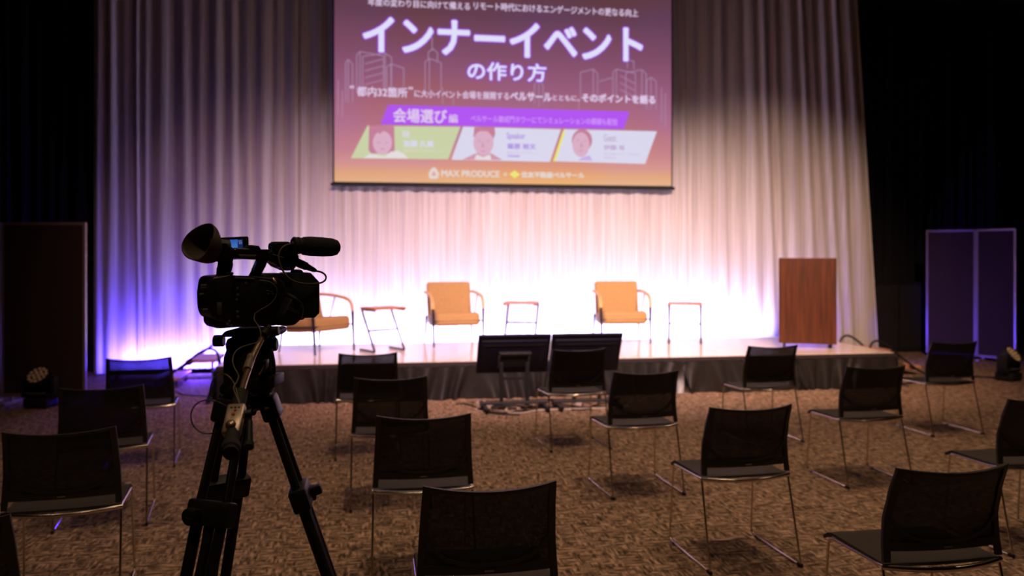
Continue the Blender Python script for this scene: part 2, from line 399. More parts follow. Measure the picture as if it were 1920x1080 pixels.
# city line drawing
def lines(name, segs, w=.011):
    LAY[0] += .0006; bm = bmesh.new()
    for (x1, y1, x2, y2) in segs:
        a = sl(sp(x1, y1)); b = sl(sp(x2, y2)); d = (b - a).normalized(); nn = Vector((-d.z, 0, d.x)) * w / 2
        bm.faces.new([bm.verts.new(Vector((p.x, -LAY[0], p.z))) for p in (a - nn, b - nn, b + nn, a + nn)])
    return obj(name, bm, LINE, scr)
def tower(x, y, wl, wr, h, st=0):
    s = [(x, y, x, y + h), (x - wl, y + 6, x - wl, y + h), (x + wr, y + 8, x + wr, y + h), (x - wl, y + 6, x, y), (x, y, x + wr, y + 8)]
    for k in range(st): s.append((x - wl + 4, y + 20 + k * 13, x - 4, y + 11 + k * 13))
    return s
lines('skyline_drawing', tower(675, 97, 6, 44, 75) + tower(722, 100, 42, 12, 76, 4) + tower(733, 120, 8, 24, 52) + tower(653, 112, 5, 8, 80))
lines('skyline_drawing', tower(805, 110, 8, 22, 60) + [(810, 62, 810, 95), (803, 98, 803, 112), (803, 98, 812, 92), (812, 92, 820, 99), (820, 99, 820, 116)])
lines('skyline_drawing', tower(1112, 130, 24, 8, 60) + tower(1155, 130, 6, 36, 60, 0) + [(1162, 142, 1190, 157), (1162, 155, 1190, 170), (1162, 168, 1190, 182)] + tower(1203, 131, 30, 8, 58) + tower(1220, 145, 8, 10, 60) + [(1176, 113, 1176, 128), (1188, 115, 1188, 130), (1176, 113, 1188, 115), (1123, 153, 1148, 146)])
lines('skyline_drawing', [(1010, 150, 1010, 200), (1002, 158, 1002, 195), (1018, 160, 1018, 195), (1002, 158, 1010, 150), (1010, 150, 1018, 160), (634, 150, 634, 215), (642, 170, 642, 220), (1240, 165, 1240, 230), (1247, 175, 1247, 240), (830, 165, 830, 195), (850, 172, 850, 198), (1085, 185, 1085, 205)])
text('top_line_text', '年度の変わり目に向けて備える', 690, -4, 881, 11, PINKW, bold=.25)
text('top_line_text', 'リモート時代におけるエンゲージメントの更なる向上', 888, 3.5, 1196, 18.5, PINKW, bold=.25)
text('headline_halo', 'インナーイベント', 680, 30, 1205, 98, HALO, bold=2.2, grow=2.4)
text('headline_text', 'インナーイベント', 680, 30, 1205, 98, WHT, bold=2.2)
text('subtitle_halo', 'の作り方', 876, 115, 1024, 150, HALO, bold=1.0, grow=2.2)
text('subtitle_text', 'の作り方', 876, 115, 1024, 150, WHT, bold=1.0)
text('caption_text', '“', 656, 160, 664, 166, PINKW, bold=0.50)
text('caption_text', '都内32箇所', 669, 162, 764, 181, PINKW, bold=0.45)
text('caption_text', '”', 766, 163, 774, 169, PINKW, bold=0.50)
text('caption_text', 'に大小イベント会場を展開する', 777, 168, 954, 183, PINKW, bold=0.25)
text('caption_text', 'ベルサール', 956, 172, 1034, 189, PINKW, bold=0.70)
text('caption_text', 'とともに、', 1036, 178, 1086, 189, PINKW, bold=0.30)
text('caption_text', 'そのポイントを語る', 1090, 175, 1228, 192, PINKW, bold=0.70)
flat('banner', [(727.6, 197), (713.7, 233.5), (1168.7, 242.5), (1179.6, 209.6)], VIO)
text('banner_text', '会場選び', 737, 203, 838, 230, PINKW, bold=0.70)
text('banner_text', '編', 841, 214, 858, 231, PINKW, bold=0.25)
text('banner_text', 'ベルサール御成門タワーにてシミュレーションの模様も配信', 882, 216, 1157, 229, glow('banner_pale', (206, 150, 246)), bold=0.25)
def ell(cx, cy, rx, ry, n=24, a0=0, a1=360): return [(cx + rx * math.cos(R(a0 + (a1 - a0) * k / n)), cy - ry * math.sin(R(a0 + (a1 - a0) * k / n))) for k in range(n + (0 if a1 - a0 == 360 else 1))]
c1 = flat('speaker_card', [(689, 236), (658, 297), (840, 299), (863, 238)], GREEN)
flat('portrait_hair', [(692, 236), (691, 282), (696, 288), (738, 288), (740, 280), (739, 237)], HAIR, c1)
flat('portrait_face', ell(717, 268, 18, 22), SKIN, c1)
flat('portrait_fringe', [(696, 254), (704, 243), (712, 252), (722, 243), (738, 252), (738, 240), (696, 238)], HAIR, c1)
flat('portrait_shirt', [(681, 297), (694, 289), (710, 292), (722, 294), (732, 285), (746, 283), (758, 289), (765, 297.5)], SHIRT, c1)
flat('portrait_eyes', ell(710, 268, 3, 1.6, 10), SHADE, c1); flat('portrait_eyes', ell(725, 268, 3, 1.6, 10), SHADE, c1)
flat('portrait_mouth', ell(717, 280, 5, 1.5, 10), SHADE, c1)
text('card_text', '司会', 754, 245, 768, 258, CARD, c1, 0.3)
text('card_text', '加藤 久美', 756, 263, 813, 276, CARD, c1, 0.5)
text('card_text', '株式会社マックスプロデュース', 757, 280, 832, 286, CREAM, c1)
c2 = flat('speaker_card', [(868, 238), (846, 300), (1030, 304), (1051, 243)], CARD)
flat('portrait_hair', [(889, 239), (887, 256), (892, 262), (922, 268), (928, 252), (927, 239)], HAIR, c2)
flat('portrait_jacket', [(866, 300), (889, 289), (900, 286), (921, 288), (942, 300.5)], JACK, c2)
flat('portrait_shirt', [(889, 299.5), (893, 290), (905, 295), (918, 290), (921, 300)], SHIRT, c2)
flat('portrait_face', ell(906, 268, 19, 24), SKIN, c2)
flat('portrait_fringe', [(889, 239), (890, 252), (900, 246), (914, 247), (924, 258), (926, 240)], HAIR, c2)
flat('portrait_eyes', ell(898, 265, 3.2, 1.5, 10), SHADE, c2); flat('portrait_eyes', ell(914, 265, 3.2, 1.5, 10), SHADE, c2)
flat('portrait_nose', [(905, 264), (901, 277), (908, 277)], SHADE, c2); flat('portrait_mouth', ell(905, 284, 5, 1.4, 10), SHADE, c2)
text('card_text', 'Speaker', 949, 249, 984, 264, PURT, c2, 0.3)
text('card_text', '篠原 裕文', 950, 269, 1004, 280, PURT, c2, 0.5)
text('card_text', '株式会社マックスプロデュース', 950, 284, 1008, 289, MAU, c2)
text('card_text', '代表取締役', 950, 291, 974, 295, PURT, c2, 0.2)
c3 = flat('speaker_card', [(1056, 243), (1036, 303), (1208, 308), (1230, 247)], CARD)
flat('card_stripe', [(1054, 247), (1036, 303), (1041, 303.4), (1060, 244)], YEL, c3)
flat('portrait_hair', ell(1090, 264, 19, 21), HAIR, c3)
flat('portrait_shirt', [(1082, 301), (1092, 295), (1104, 292), (1110, 301.5)], glow('portrait_collar', (200, 170, 226)), c3)
flat('portrait_face', ell(1088, 272, 16, 23), SKIN, c3)
flat('portrait_eyes', ell(1082, 264, 3.2, 1.4, 10), SHADE, c3); flat('portrait_eyes', ell(1096, 265, 3.2, 1.4, 10), SHADE, c3)
flat('portrait_nose', [(1089, 265), (1085, 277), (1092, 277)], SHADE, c3); flat('portrait_mouth', ell(1088, 283, 5, 1.4, 10), SHADE, c3)
text('card_text', 'Guest', 1130, 252, 1154, 266, MAU, c3, 0.3)
text('card_text', '伊藤 有', 1130, 272, 1170, 282, MAU, c3, 0.5)
text('card_text', '住友不動産ベルサール株式会社', 1130, 287, 1198, 291, MAU, c3)
text('card_text', '営業部長', 1130, 294, 1154, 298, MAU, c3)
flat('logo_mark', [(808, 317), (803, 326), (805, 336), (820, 336), (823, 327), (818, 317), (813, 314)], CREAM)
flat('logo_mark', [(811, 323), (809, 330), (817, 330), (815, 323)], glow('logo_hole', (218, 166, 140)))
text('logo_text', 'MAX PRODUCE', 827, 319, 936, 332, CREAM, bold=0.60)
text('logo_text', '×', 943, 324, 950, 331, CREAM, bold=0.30)
flat('logo_mark', [(954, 327), (964, 335.5), (974, 328), (964, 320)], YEL)
text('logo_text', '住友不動産ベルサール', 976, 322, 1094, 334, CREAM, bold=0.70)

# ---------------------------------------------------------------- stage
SX0, SX1, SF, SB, SZ = -1.6, 5.97, 9.12, 11.1, .40
st = thing('stage', 'low wooden stage platform with grey satin skirt below the screen', 'stage', ((SX0 + SX1) / 2, SF, 0))
so = st.location
def ss(x, y, z): return (x - so.x, y - so.y, z)
nb = 4
for k in range(nb):
    a = SX0 + (SX1 - SX0) * k / nb; b = SX0 + (SX1 - SX0) * (k + 1) / nb
    obj('deck_panel', mkbox(ss(a + .002, SF, SZ - .04), ss(b - .002, SB, SZ), .004), 'deck', st)
    for x in (a + .12, b - .12):
        for y in (SF + .25, SB - .15): obj('stage_leg', cyl(ss(x, y, 0), ss(x, y, SZ - .04), .02, 8), 'dark', st)
for lo, hi in (((SX0 - .015, SF - .015, SZ - .05), (SX1 + .015, SF, SZ - .004)), ((SX0 - .015, SF, SZ - .05), (SX0, SB, SZ - .004)), ((SX1, SF, SZ - .05), (SX1 + .015, SB, SZ - .004))):
    obj('edge_trim', mkbox(ss(*lo), ss(*hi), .003), 'trim', st)
def skirt(x0, x1, y, seed, pull_l=0, pull_r=0, axis=0):
    xs, am = folds(seed, .08, .24); n = max(12, int(abs(x1 - x0) / .015))
    rnd = random.Random(seed); ph = [rnd.uniform(0, 6) for _ in range(4)]
    def f(u, v):
        z = .008 + (SZ - .06) * v; d = (1 - v)
        s = u * (x1 - x0) + .12 * d * math.sin(u * (x1 - x0) * 5 + ph[0]) + .05 * d * math.sin(u * (x1 - x0) * 13 + ph[1])
        a = x0 + pull_l * d ** 1.6; b = x1 - pull_r * d ** 1.6
        yy = -.02 - (.02 + .075 * d) * fold_y(xs, am, s + 3) - .02 * d * d * (1 + math.sin(u * (x1 - x0) * 7 + ph[2]))
        p = (a + (b - a) * u, y + yy, z) if axis == 0 else (y - yy * axis, a + (b - a) * u, z)
        return ss(*p)
    return obj('skirt_panel', grid(bmesh.new(), n, 9, f), 'satin', st, 70)
skirt(SX0, .3, SF, 1); skirt(.3, 1.95, SF, 2); skirt(1.95, 3.40, SF, 3, 0, .035); skirt(3.41, 4.75, SF, 4, .045, 0); skirt(4.75, SX1, SF, 6)
skirt(SF, SB, SX0 - .02, 7, axis=-1); skirt(SF, SB, SX1 + .02, 9, axis=1)

def bar(name, label, xa, xb, y, h0=0):
    t = thing(name, label, 'light', ((xa + xb) / 2, y, 0)); h = (xb - xa) / 2
    obj('housing', mkbox((-h, -.04, .05 + h0), (h, .035, .11 + h0), .008), 'dark', t)
    for sx in (-h + .1, h - .1): obj('foot_bracket', mkbox((sx - .02, -.06, 0), (sx + .02, .05, .052 + h0), .004), 'grey', t)
    n = int(2 * h / .12)
    for k in range(n):
        x = -h + (k + .5) * 2 * h / n
        obj('lens', lathe(bmesh.new(), [(0, .022), (.006, .020), (.01, 0)], (x, 0, .1095 + h0), (0, 0, 1), 10), BLUEM, t)
BLUEM = glow('blue_led', (120, 110, 255), 6)
bar('light_bar', 'blue floor light bar at the curtain foot, left of the steps', -3.25, -1.9, 11.22)
for x, s in ((-1.0, 'left end'), (.9, 'left middle'), (2.8, 'right middle'), (4.6, 'right end')):
    bar('light_bar', f'light bar hidden behind the {s} of the stage deck', x - .84, x + .84, 11.21, .2)
bar('light_bar', 'short blue light bar at the curtain foot, right of the stage', 5.75, 6.45, 11.20)

# ---------------------------------------------------------------- steps to the stage
sp0 = at_z(345, 715, .1)
t = thing('stage_steps', 'two-tread portable wooden steps with black tubular sides left of stage', 'steps', (-2.11, 10.3, 0))
for zz, xa, xb in ((.12, -.42, -.12), (.32, -.06, .28)):
    obj('tread', mkbox((xa, .03, zz - .035), (xb, .67, zz), .006), 'tread', t)
    obj('tread_rail', mkbox((xa + .02, .05, zz - .06), (xa + .05, .65, zz - .035)), 'dark', t)
    for yy in (.1, .6): obj('step_leg', cyl((xb - .05, yy, 0), (xb - .05, yy, zz - .036), .013, 8), 'grey', t)
for yy in (0, .7):
    pts = smoothpath([(-.48, yy, .014), (-.35, yy, .07), (-.1, yy, .25), (.08, yy, .39), (.2, yy, .45), (.29, yy, .42), (.32, yy, .3), (.32, yy, .014)], 5)
    obj('side_tube', mktube(pts, .014, 8), 'dark', t, 60)

t['group'] = 'portable stage steps'
t2s = copy_tree(t); t2s.location = (SX1 + .51, 10.62, 0); t2s.rotation_euler = (0, 0, math.pi); t2s['label'] = 'portable wooden steps with arched black tubes at the right end of the stage'

# ---------------------------------------------------------------- lounge armchairs (local: faces +Y)
def rsheet(w, h, d, bev):
    return mkbox((-w / 2, -d / 2, -h / 2), (w / 2, d / 2, h / 2), bev, seg=3)
def make_armchair(label):
    t = thing('lounge_armchair', label, 'armchair', group='tan armchairs on the stage')
    seat = mkbox((-.285, -.24, .245), (.285, .27, .405), .045, seg=4)
    for v in seat.verts:
        v.co.z += (v.co.y) * .06 + .012 * (1 - (v.co.x / .285) ** 2) * (1 if v.co.z > .36 else 0)
    obj('seat_cushion', seat, 'tan', t, 50)
    back = mkbox((-.285, -.05, 0), (.285, .05, .46), .035, seg=4)
    mb = Matrix.Translation((0, -.235, .33)) @ Matrix.Rotation(R(14), 4, 'X')
    for v in back.verts:
        v.co.y += .03 * (v.co.x / .285) ** 2; v.co = mb @ v.co
    obj('back_cushion', back, 'tan', t, 50)
    for s in (-1, 1):
        x = .315 * s
        path = smoothpath([(x * .96, -.33, .655), (x, -.2, .66), (x * 1.01, 0, .645), (x * 1.02, .16, .615), (x * 1.02, .235, .56), (x * 1.01, .26, .47)], 6)
        bm = bmesh.new(); tube(bm, path, .019, 8)
        for v in bm.verts: v.co.x = x + (v.co.x - x) * 1.15
        obj('armrest', bm, 'armwood', t, 60)
        fl = obj('front_leg', mktube([(x * 1.01, .26, .475), (x * 1.0, .27, .3), (x * .99, .29, .006)], [.018, .016, .012], 8), 'legmetal', t, 60)
        obj('rear_leg', mktube([(x * .93, -.26, .36), (x * .96, -.27, .18), (x * 1.02, -.29, .006)], [.016, .014, .010], 8), 'legmetal', t, 60)
        obj('arm_spindle', mktube([(x, -.02, .643), (x * .93, -.09, .38)], .008, 8), 'legmetal', t, 60)
        obj('seat_rail', mktube([(x * .97, .265, .32), (x * .93, -.27, .29)], .010, 8), 'legmetal', t, 60)
    obj('cross_rail', mktube([(-.30, .262, .32), (.30, .262, .32)], .009, 8), 'legmetal', t)
    obj('cross_rail', mktube([(-.30, -.262, .325), (.30, -.262, .325)], .009, 8), 'legmetal', t)
    return t
def place_face(o, lat, dep, ang, z):
    """ang: facing direction in camera frame, degrees to the right of straight-at-camera"""
    f = RT * math.sin(R(ang)) - FW * math.cos(R(ang))
    o.location = CF(lat, dep, z); o.rotation_euler = (0, 0, math.atan2(f.y, f.x) - math.pi / 2); return f
def floor_cam(px, py, z):
    dep = F * (EYE - z) / (py - HOR); return (px - 960) / F * dep, dep
ac = make_armchair('tan armchair turned sideways, partly hidden behind the camcorder')
la, da = floor_cam(590, 668, SZ)
fx, fd = math.sin(R(57)), -math.cos(R(57))
place_face(ac, la + .31 * (-fd) - .28 * fx, da + .31 * fx - .28 * fd, 57, SZ + .001)
a2 = copy_tree(ac); tag(a2, 'tan armchair facing front under the screen, left of the middle side table', 'armchair')
lf, df = floor_cam(860, 651, SZ); place_face(a2, lf - .28 * math.sin(R(17)), df + .28 * math.cos(R(17)), 17, SZ + .001)
a3 = copy_tree(ac); tag(a3, 'tan armchair between the monitor pair and the right-hand side table', 'armchair')
lf, df = floor_cam(1174, 647, SZ); place_face(a3, lf - .28 * math.sin(R(6)), df + .28 * math.cos(R(6)), 6, SZ + .001)

# ---------------------------------------------------------------- side tables (local: leg feet toward +Y)
def make_table(label):
    t = thing('side_table', label, 'table', group='cantilever side tables on the stage')
    obj('tabletop', mkbox((-.215, -.05, .50), (.215, .30, .522), .004), 'tabletop', t)
    for s in (-1, 1):
        x = .2 * s
        obj('leg', mktube(arcpath([(x, .28, .492), (x, -.03, .492), (x, .28, .0155), (x, -.06, .0155)], .02, 3), .015, 6), 'legmetal', t, 60)
    obj('crossbar', mktube([(-.2, .125, .25), (.2, .125, .25)], .013, 6), 'legmetal', t)
    return t
tb = make_table('slanted side table with orange top beside the sideways armchair')
def place_table(o, px, py, ang):
    la, da = floor_cam(px, py, SZ); place_face(o, la - .28 * math.sin(R(ang)), da + .28 * math.cos(R(ang)), ang, SZ + .001)
place_table(tb, 731, 660.5, 39)
t2 = copy_tree(tb); tag(t2, 'side table between the two front-facing armchairs, above the monitors', 'table'); place_table(t2, 974, 643, -10)
t3 = copy_tree(tb); tag(t3, 'side table standing right of the right-hand armchair, nearest the lectern', 'table'); place_table(t3, 1284, 646, -12)

# ---------------------------------------------------------------- lectern
lc = thing('lectern', 'plain reddish-brown wooden lectern on casters at right of stage', 'lectern')
la, da = floor_cam(1514, 652.5, SZ); place_face(lc, la, da, -17, SZ)
obj('front_panel', mkbox((-.335, -.02, .05), (.335, 0, 1.10), .003), 'lectern', lc)
for s in (-1, 1): obj('side_panel', mkbox((s * .325 - .01, -.45, .05), (s * .325 + .01, -.021, 1.08), .003), 'lectern', lc)
bm = mkbox((-.313, -.44, 1.02), (.313, -.022, 1.045), .003)
for v in bm.verts: v.co.z += .08 * (v.co.y + .2)
obj('reading_top', bm, 'lectern', lc)
obj('inner_shelf', mkbox((-.313, -.43, .6), (.313, -.022, .62), .002), 'lectern', lc)
obj('base_board', mkbox((-.313, -.44, .07), (.313, -.022, .09), .002), 'lectern', lc)
for sx in (-.27, .27):
    for sy in (-.08, -.38):
        c = obj('caster', cyl((sx - .012, sy, .0255), (sx + .012, sy, .0255), .025, 12), 'rubber', lc, 40)
        obj('caster_fork', mkbox((sx - .018, sy - .012, .03), (sx + .018, sy + .012, .07), .003), 'darkchrome', c)

# ---------------------------------------------------------------- confidence monitors on floor stands
def make_monitor(label, loc):
    t = thing('stage_monitor', label, 'monitor', loc, group='monitors facing the stage')
    # local: screen faces +Y (the stage), tilted upwards; back is seen
    mt = Matrix.Translation((0, 0, .545)) @ Matrix.Rotation(R(28), 4, 'X')
    obj('bezel', mkbox((-.365, .0, -.225), (.365, .03, .225), .006, mt), 'monitor', t)
    obj('screen_panel', mkbox((-.345, .0301, -.2), (.345, .032, .205), 0, mt), 'glass', t)
    bm = mkbox((-.335, -.03, -.19), (.335, -.0005, .18), .012, mt); obj('rear_cover', bm, 'monitor', t, 40)
    vb = obj('mount_bracket', mkbox((-.16, -.05, -.12), (.16, -.031, .06), .004, mt), 'dark', t)
    obj('mount_arm', mkbox((-.15, -.062, .03), (.17, -.0505, .055), .003, mt), 'stand', vb)
    for s in (-1, 1): obj('mount_arm', mkbox((s * .15 - .012, -.06, -.13), (s * .15 + .012, -.0505, .02), .003, mt), 'stand', vb)
    vt = obj('vent_slot', mkbox((-.30, -.034, .12), (.30, -.0305, .135), .001, mt), 'dark', t)
    obj('vent_slot', mkbox((.27, -.034, -.06), (.285, -.0305, .1), .001, mt), 'dark', t)
    for s in (-1, 1):
        obj('stand_post', mkbox((s * .13 - .018, -.06, .05), (s * .13 + .018, -.03, .47), .004), 'dark', t)
        fb = obj('base_foot', mkbox((s * .3 - .02, -.27, .028), (s * .3 + .02, .22, .055), .004), 'dark', t)
        for yy in (-.24, .19): obj('base_caster', cyl((s * .3 - .012, yy, .0145), (s * .3 + .012, yy, .0145), .014, 10), 'rubber', fb, 40)
    obj('base_crossbar', mkbox((-.34, -.065, .055), (.34, -.025, .085), .004), 'stand', t)
    obj('stand_crossbar', mkbox((-.13, -.058, .3), (.13, -.035, .33), .003), 'dark', t)
    return t
md = 8.42
pl = at_y(963, 700, md); pr = at_y(1100, 700, md)
mo = make_monitor('left of the two black monitors on the floor, showing its bare back', (pl.x, md, 0))
mo2 = copy_tree(mo); mo2.location = (pl.x + .738, md, 0); tag(mo2, 'right black floor monitor, half hidden behind a mesh chair', 'monitor')

# ---------------------------------------------------------------- cables and floor clutter
def cord(name, label, pts, r, m, n=6, z=None):
    P = [Vector((p.x, p.y, (r if z is None else z) + .0005)) for p in pts]
    o = obj(name, mktube(smoothpath(P, n), r, 6), m, None, 60); return tag(o, label, 'cable')
def fl(*pp): return [at_z(x, y, 0) for x, y in pp]
cord('white_cord', 'cream cord looping on the carpet in front of the monitor stands', fl((1180, 763), (1140, 767), (1090, 769), (1040, 770), (1005, 772), (985, 776), (960, 777), (948, 772), (955, 767), (975, 768)), .010, 'whitecord')
cord('power_cable', 'black cable trailing from the monitors towards the left chairs', fl((1010, 768), (960, 775), (915, 773), (885, 762), (868, 758), (855, 760)), .008, 'cable')
cord('power_cable', 'black cable coiled under the left monitor', fl((905, 762), (925, 766), (950, 764), (960, 758), (945, 755), (925, 758), (930, 765), (960, 768), (1000, 764), (1020, 760)), .008, 'cable')
cord('power_cable', 'black cable running under the right monitor stand', fl((1040, 757), (1070, 762), (1100, 765), (1130, 758), (1160, 757)), .008, 'cable')
cord('power_cable', 'black cable looped in a flat oval at the front of the left monitor base', fl((893, 766), (915, 773), (950, 775), (985, 770), (975, 763), (940, 762), (910, 763), (900, 769), (930, 777), (975, 779)), .009, 'cable')
cord('power_cable', 'black cable crossing the carpet between the two monitor bases', fl((985, 760), (1015, 766), (1050, 764), (1075, 770), (1105, 769), (1135, 764)), .009, 'cable')
cord('white_cord', 'short cream cord curled beside the left monitor base', fl((897, 759), (908, 754), (922, 757), (918, 763), (902, 764), (892, 770), (905, 774)), .008, 'whitecord')
rnd = random.Random(4)
adp = None
for k, (x, y, lab) in enumerate(((901, 757, 'small pale power adapter under the left monitor, leftmost on the carpet'), (915, 765, 'small pale power adapter lying at front of the cable heap'), (1082, 761, 'small pale power adapter under the right monitor'))):
    p = at_z(x, y, 0); q = thing('power_adapter', lab, 'adapter', p, rnd.uniform(-1, 1))
    obj('adapter_case', mkbox((-.045, -.03, 0.0005), (.045, .03, .035), .006), 'whitecord', q)
    obj('adapter_plug', mkbox((.045, -.012, .008), (.065, .012, .026), .003), 'cable', q)
p = at_z(935, 761, 0); q = thing('power_strip', 'dark power strip among the cables below the left monitor', 'power strip', p, .15)
obj('strip_body', mkbox((-.17, -.03, .0005), (.17, .03, .04), .006), 'dark', q)
for k in range(5): obj('socket', mkbox((-.14 + k * .06, -.018, .0405), (-.10 + k * .06, .018, .043), .001), 'label', q)
def cord3(name, label, pts, r, m):
    o = obj(name, mktube(smoothpath(pts, 7), r, 8), m, None, 60); return tag(o, label, 'cable')
q = thing('connector_box', 'small tan connector box hung at the right front stage corner', 'connector', (SX1 + .09, SF + .02, .27))
obj('box_shell', mkbox((-.03, -.03, -.03), (.03, .03, .03), .006), 'brass', q)
obj('box_strap', mktube([(0, 0, .03), (-.02, 0, .08), (-.055, 0, .105)], .006, 6), 'cable', q)
obj('box_lead', mktube(smoothpath([(0, 0, -.03), (.03, 0, -.12), (.02, -.02, -.24), (.08, -.05, -.262)], 5), .008, 6), 'cable', q)
cord('floor_cable', 'black cable along the carpet between stage corner and right moving-head lamp', fl((1690, 722), (1740, 716), (1790, 710), (1840, 708), (1880, 712)), .012, 'cable')
cord('floor_cable', 'black cable on carpet behind the left partition lamp', fl((96, 758), (110, 757), (140, 756), (170, 750), (200, 742)), .008, 'cable')
cord('floor_cable', 'dark cable coiled on the carpet beside the steps', fl((330, 735), (345, 741), (372, 742), (400, 745), (425, 742), (440, 748)), .007, 'cable')

# ---------------------------------------------------------------- partition panels
def panel(parent, a, b, z0, z1):
    """felt panel with pale frame between ground points a and b (parent-local)"""
    a, b = Vector(a), Vector(b); d = (b - a); L = d.length; d.normalize(); n = Vector((-d.y, d.x, 0))
    mt = Matrix(((d.x, n.x, 0, a.x), (d.y, n.y, 0, a.y), (0, 0, 1, 0), (0, 0, 0, 1)))
    p = obj('panel', mkbox((.02, -.012, z0 + .02), (L - .02, .012, z1 - .02), 0, mt), 'panel', parent)
    for lo, hi in (((0, -.018, z0), (.028, .018, z1)), ((L - .028, -.018, z0), (L, .018, z1)), ((.028, -.018, z0), (L - .028, .018, z0 + .028)), ((.028, -.018, z1 - .028), (L - .028, .018, z1))):
        obj('frame_rail', mkbox(lo, hi, .004, mt), 'alu', p)
    for x in (.1, L - .1):
        obj('panel_foot', mkbox((x - .025, -.16, 0), (x + .025, .16, .025), .004, mt), 'alu', p)
        obj('foot_stem', mkbox((x - .012, -.015, .024), (x + .012, .015, z0 + .003), .0, mt), 'alu', p)
dl = 8.81; pa = CF((161.5 - 960) / F * dl, dl); pb = CF((4 - 960) / F * (dl + .02), dl + .02)
t = thing('partition_screen', 'brown felt partition with pale frame at the left edge', 'partition', pa)
panel(t, pb - pa, (0, 0, 0), .08, 1.875)
d = (pb - pa).normalized(); panel(t, pb - pa + d * .9, pb - pa + d * .01, .08, 1.875)
ra = at_z(1737, 656, 0); rb = at_z(1832, 666, 0)
pa = CF((1737 - 960) / F * 13.5, 13.5); pb = CF((1830 - 960) / F * 13.0, 13.0)
pa = Vector((8.62, 12.45, 0)); pb = Vector((8.95, 11.62, 0)); pc = Vector((9.12, 10.75, 0)); pd = Vector((9.55, 11.5, 0))
pa = at_z(1737, 661, .05); pb = at_z(1830, 668, .05); pc = at_z(1906, 676, .05)
for v in (pa, pb, pc): v.z = 0
t = thing('partition_screen', 'dark folding partition with frames edged in blue light, far right', 'partition', pa)
panel(t, (0, 0, 0), pb - pa, .05, 1.91); panel(t, pb - pa + (pb - pa).normalized() * .01, pc - pa, .05, 1.91)
pd = pc + RT * .18 + FW * .85
panel(t, pc - pa + (pd - pc).normalized() * .02, pd - pa, .05, 1.91)
# black cabinet between curtain and partition
c0 = CF((1657 - 960) / F * 12.9, 12.9)
t = thing('storage_cabinet', 'low black cabinet in the dark beside the right curtain edge', 'cabinet', (7.75, 12.3, 0))
obj('cabinet_body', mkbox((-.05, 0, .02), (.85, .4, 1.08), .004), 'drape', t)
obj('cabinet_top', mkbox((-.07, -.02, 1.08), (.87, .42, 1.105), .003), 'dark', t)
for xx in (0.0, .41): 
    dd = obj('cabinet_door', mkbox((-.04 + xx, -.018, .06), (.385 + xx, -.0005, 1.06), .002), 'drape', t); obj('door_handle', mkbox((.30 + xx * .2, -.03, .55), (.32 + xx * .2, -.0185, .7), .002), 'dark', dd)
for xx in (0, .8): obj('cabinet_plinth', mkbox((xx - .02, .03, 0), (xx + .02, .37, .02)), 'dark', t)

# ---------------------------------------------------------------- moving-head lamps
def make_head(label, loc, rz, tilt):
    t = thing('moving_head_light', label, 'lamp', loc, rz, group='moving-head lamps on the carpet')
    # local: lens looks towards -Y and up
    b = obj('base', mkbox((-.12, -.11, .012), (.12, .11, .105), .012), 'dark', t, 40)
    for sx in (-.09, .09):
        for sy in (-.08, .08): obj('foot', cyl((sx, sy, 0), (sx, sy, .013), .014, 8), 'rubber', b)
    obj('yoke_plate', mkbox((-.165, -.07, .106), (.165, .07, .15), .012), 'dark', t, 40)
    for s in (-1, 1):
        obj('yoke_arm', mkbox((s * .155 - .025, -.065, .13), (s * .155 + .025, .065, .32), .018), 'dark', t, 40)
    hc = Vector((0, -.01, .285)); d = Vector((0, -math.cos(tilt), math.sin(tilt)))
    bm = lathe(bmesh.new(), [(-.13, .05), (-.12, .08), (-.03, .105), (.05, .118), (.075, .118), (.078, .108), (.066, .106)], hc, d, 24)
    h = obj('lamp_head', bm, 'dark', t, 40)
    x = Vector((1, 0, 0)); y = d.cross(x)
    k = 0
    for ring, n in ((0, 1), (.043, 6), (.083, 12)):
        for q in range(n):
            a = 2 * math.pi * q / n + .2; c = hc + d * .066 + (x * math.cos(a) + y * math.sin(a)) * ring
            obj('led_lens', lathe(bmesh.new(), [(0, .0195), (.006, .017), (.010, .009), (.011, 0)], c, d, 10), 'lens', h, 60)
    bm = bmesh.new(); tube(bm, [Vector((.11 * math.sin(a), -.075 - .03 * math.cos(a), .165 - .012 * math.cos(a))) for a in [R(q) for q in range(-70, 71, 14)]], .008, 6)
    obj('carry_grip', bm, 'grey', t, 60)
    return t
p = at_z(66, 767, 0); make_head('moving-head lamp with honeycomb lenses before the left partition', p + FW * .1, -YAW + R(-4), R(48))
p = at_z(1900, 716, 0); h2 = make_head('moving-head lamp at the right edge beside the dark folding partition', p + FW * .1, -YAW + R(35), R(40))

